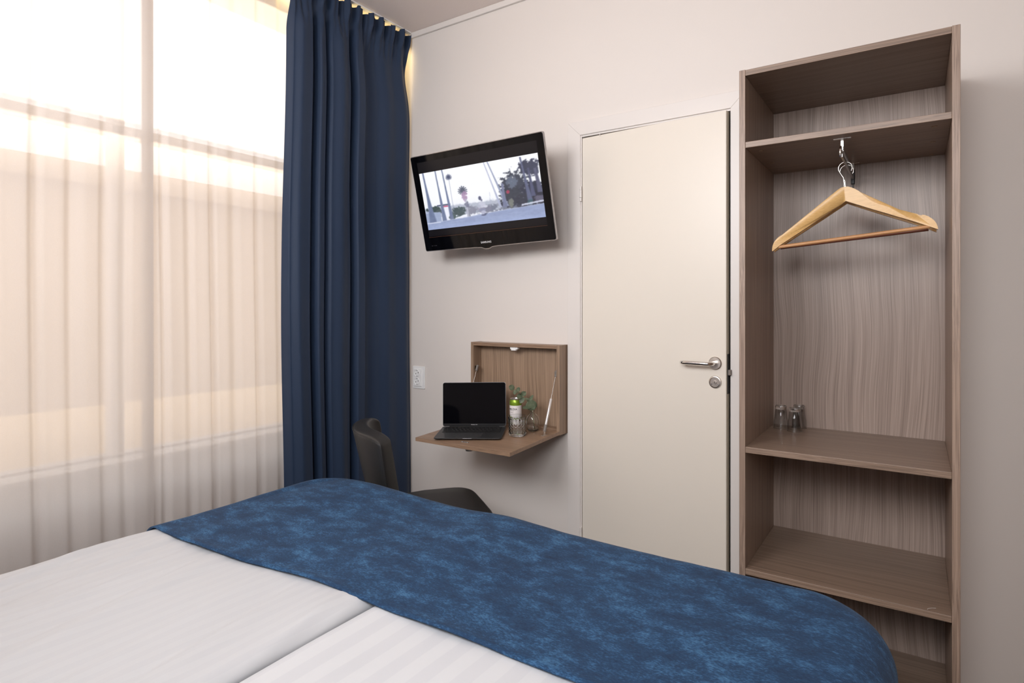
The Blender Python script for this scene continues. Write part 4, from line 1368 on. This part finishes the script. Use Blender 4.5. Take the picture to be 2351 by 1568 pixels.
# ------------------------------------------------------------------ chair
CR = math.atan2(0.79, 0.61)
chair = thing('desk_chair', 'charcoal upholstered chair with a curved back in front of wall desk', 'chair', (-1.624, 1.838, 0), (0, 0, CR))
seat = MB()
# seat cushion, rounded slab, slightly tapered towards the back
NU = 14
def seat_pt(a, b, z):
    hw = 0.212 - 0.030 * (0.5 - b / 0.42 * 0.5) * 0
    return (b, a, z)
sp = []
for k in range(40):
    a = 2 * PI * k / 40
    ex = 0.34
    cx_, sy2 = math.cos(a), math.sin(a)
    x = 0.212 * abs(cx_) ** ex * (1 if cx_ > 0 else -1)
    wy = 0.226 - (0.042 * min(1, -x / 0.2) if x < 0 else 0.0)
    y = wy * abs(sy2) ** ex * (1 if sy2 > 0 else -1)
    sp.append((x, y))
zs = [(0.97, 0.400), (1.0, 0.412), (1.0, 0.450), (0.985, 0.464), (0.93, 0.470), (0.6, 0.473), (0.2, 0.473)]
rg = [[seat.bm.verts.new((x * s_, y * s_, z)) for x, y in sp] for s_, z in zs]
for A, B in zip(rg[:-1], rg[1:]):
    for i in range(len(A)):
        j = (i + 1) % len(A)
        seat.bm.faces.new((A[i], A[j], B[j], B[i]))
seat.bm.faces.new(rg[-1]); seat.bm.faces.new(list(reversed(rg[0])))
seat.build('seat', M_leather, chair, smooth=True, angle=180)
def back_surface(u, h):
    # u -1..1 across, h 0..1 up
    wdt = 0.205 - 0.03 * (1 - h) ** 2
    a = u * 1.15
    y = wdt * math.sin(a) / math.sin(1.15)
    zt = 0.405 + 0.415 * h
    zt -= 0.035 * abs(u) ** 5 * h + (0.010 * (1 - u * u) * h)
    x = -0.196 - 0.094 * h - 0.02 * math.sin(PI * h) * 0 + 0.078 * (1 - math.cos(a)) / (1 - math.cos(1.15)) * (0.55 + 0.45 * h)
    return Vector((x, y, zt))
P = [[back_surface(-1 + 2 * i / 16, j / 12) for j in range(13)] for i in range(17)]
bk = MB(); bk.grid(P)
bo = bk.build('backrest', M_leather, chair, smooth=True, angle=180)
sd = bo.modifiers.new('s', 'SOLIDIFY'); sd.thickness = 0.064; sd.offset = 0
bv = bo.modifiers.new('b', 'BEVEL'); bv.width = 0.014; bv.segments = 3; bv.limit_method = 'ANGLE'; bv.angle_limit = math.radians(50)
ss = bo.modifiers.new('ss', 'SUBSURF'); ss.levels = 1; ss.render_levels = 1
# piping seam round the outer rear edge
def outer(u, h, o_):
    e = 0.01
    p = back_surface(u, h)
    du = (back_surface(min(u + e, 1), h) - back_surface(max(u - e, -1), h))
    dh = (back_surface(u, min(h + e, 1)) - back_surface(u, max(h - e, 0)))
    n = du.cross(dh).normalized()
    if n.x > 0:
        n = -n
    return p + n * o_
seam = [outer(0.98, h, 0.0305) for h in np.linspace(0.05, 0.985, 14)] + [outer(u, 0.985, 0.0305) for u in np.linspace(0.95, -0.95, 24)] + [outer(-0.98, h, 0.0305) for h in np.linspace(0.985, 0.05, 14)]
MB().tube(seam, 0.0016, 8).build('piping', M_leather, bo, smooth=True, angle=180)
for sx, sy2 in ((1, 1), (1, -1), (-1, 1), (-1, -1)):
    MB().tube([(0.15 * sx, 0.14 * sy2, 0.40), (0.19 * sx, 0.175 * sy2, 0.0)], [0.013, 0.009], 14).build('leg', M_blackmt, chair, smooth=True, angle=60)
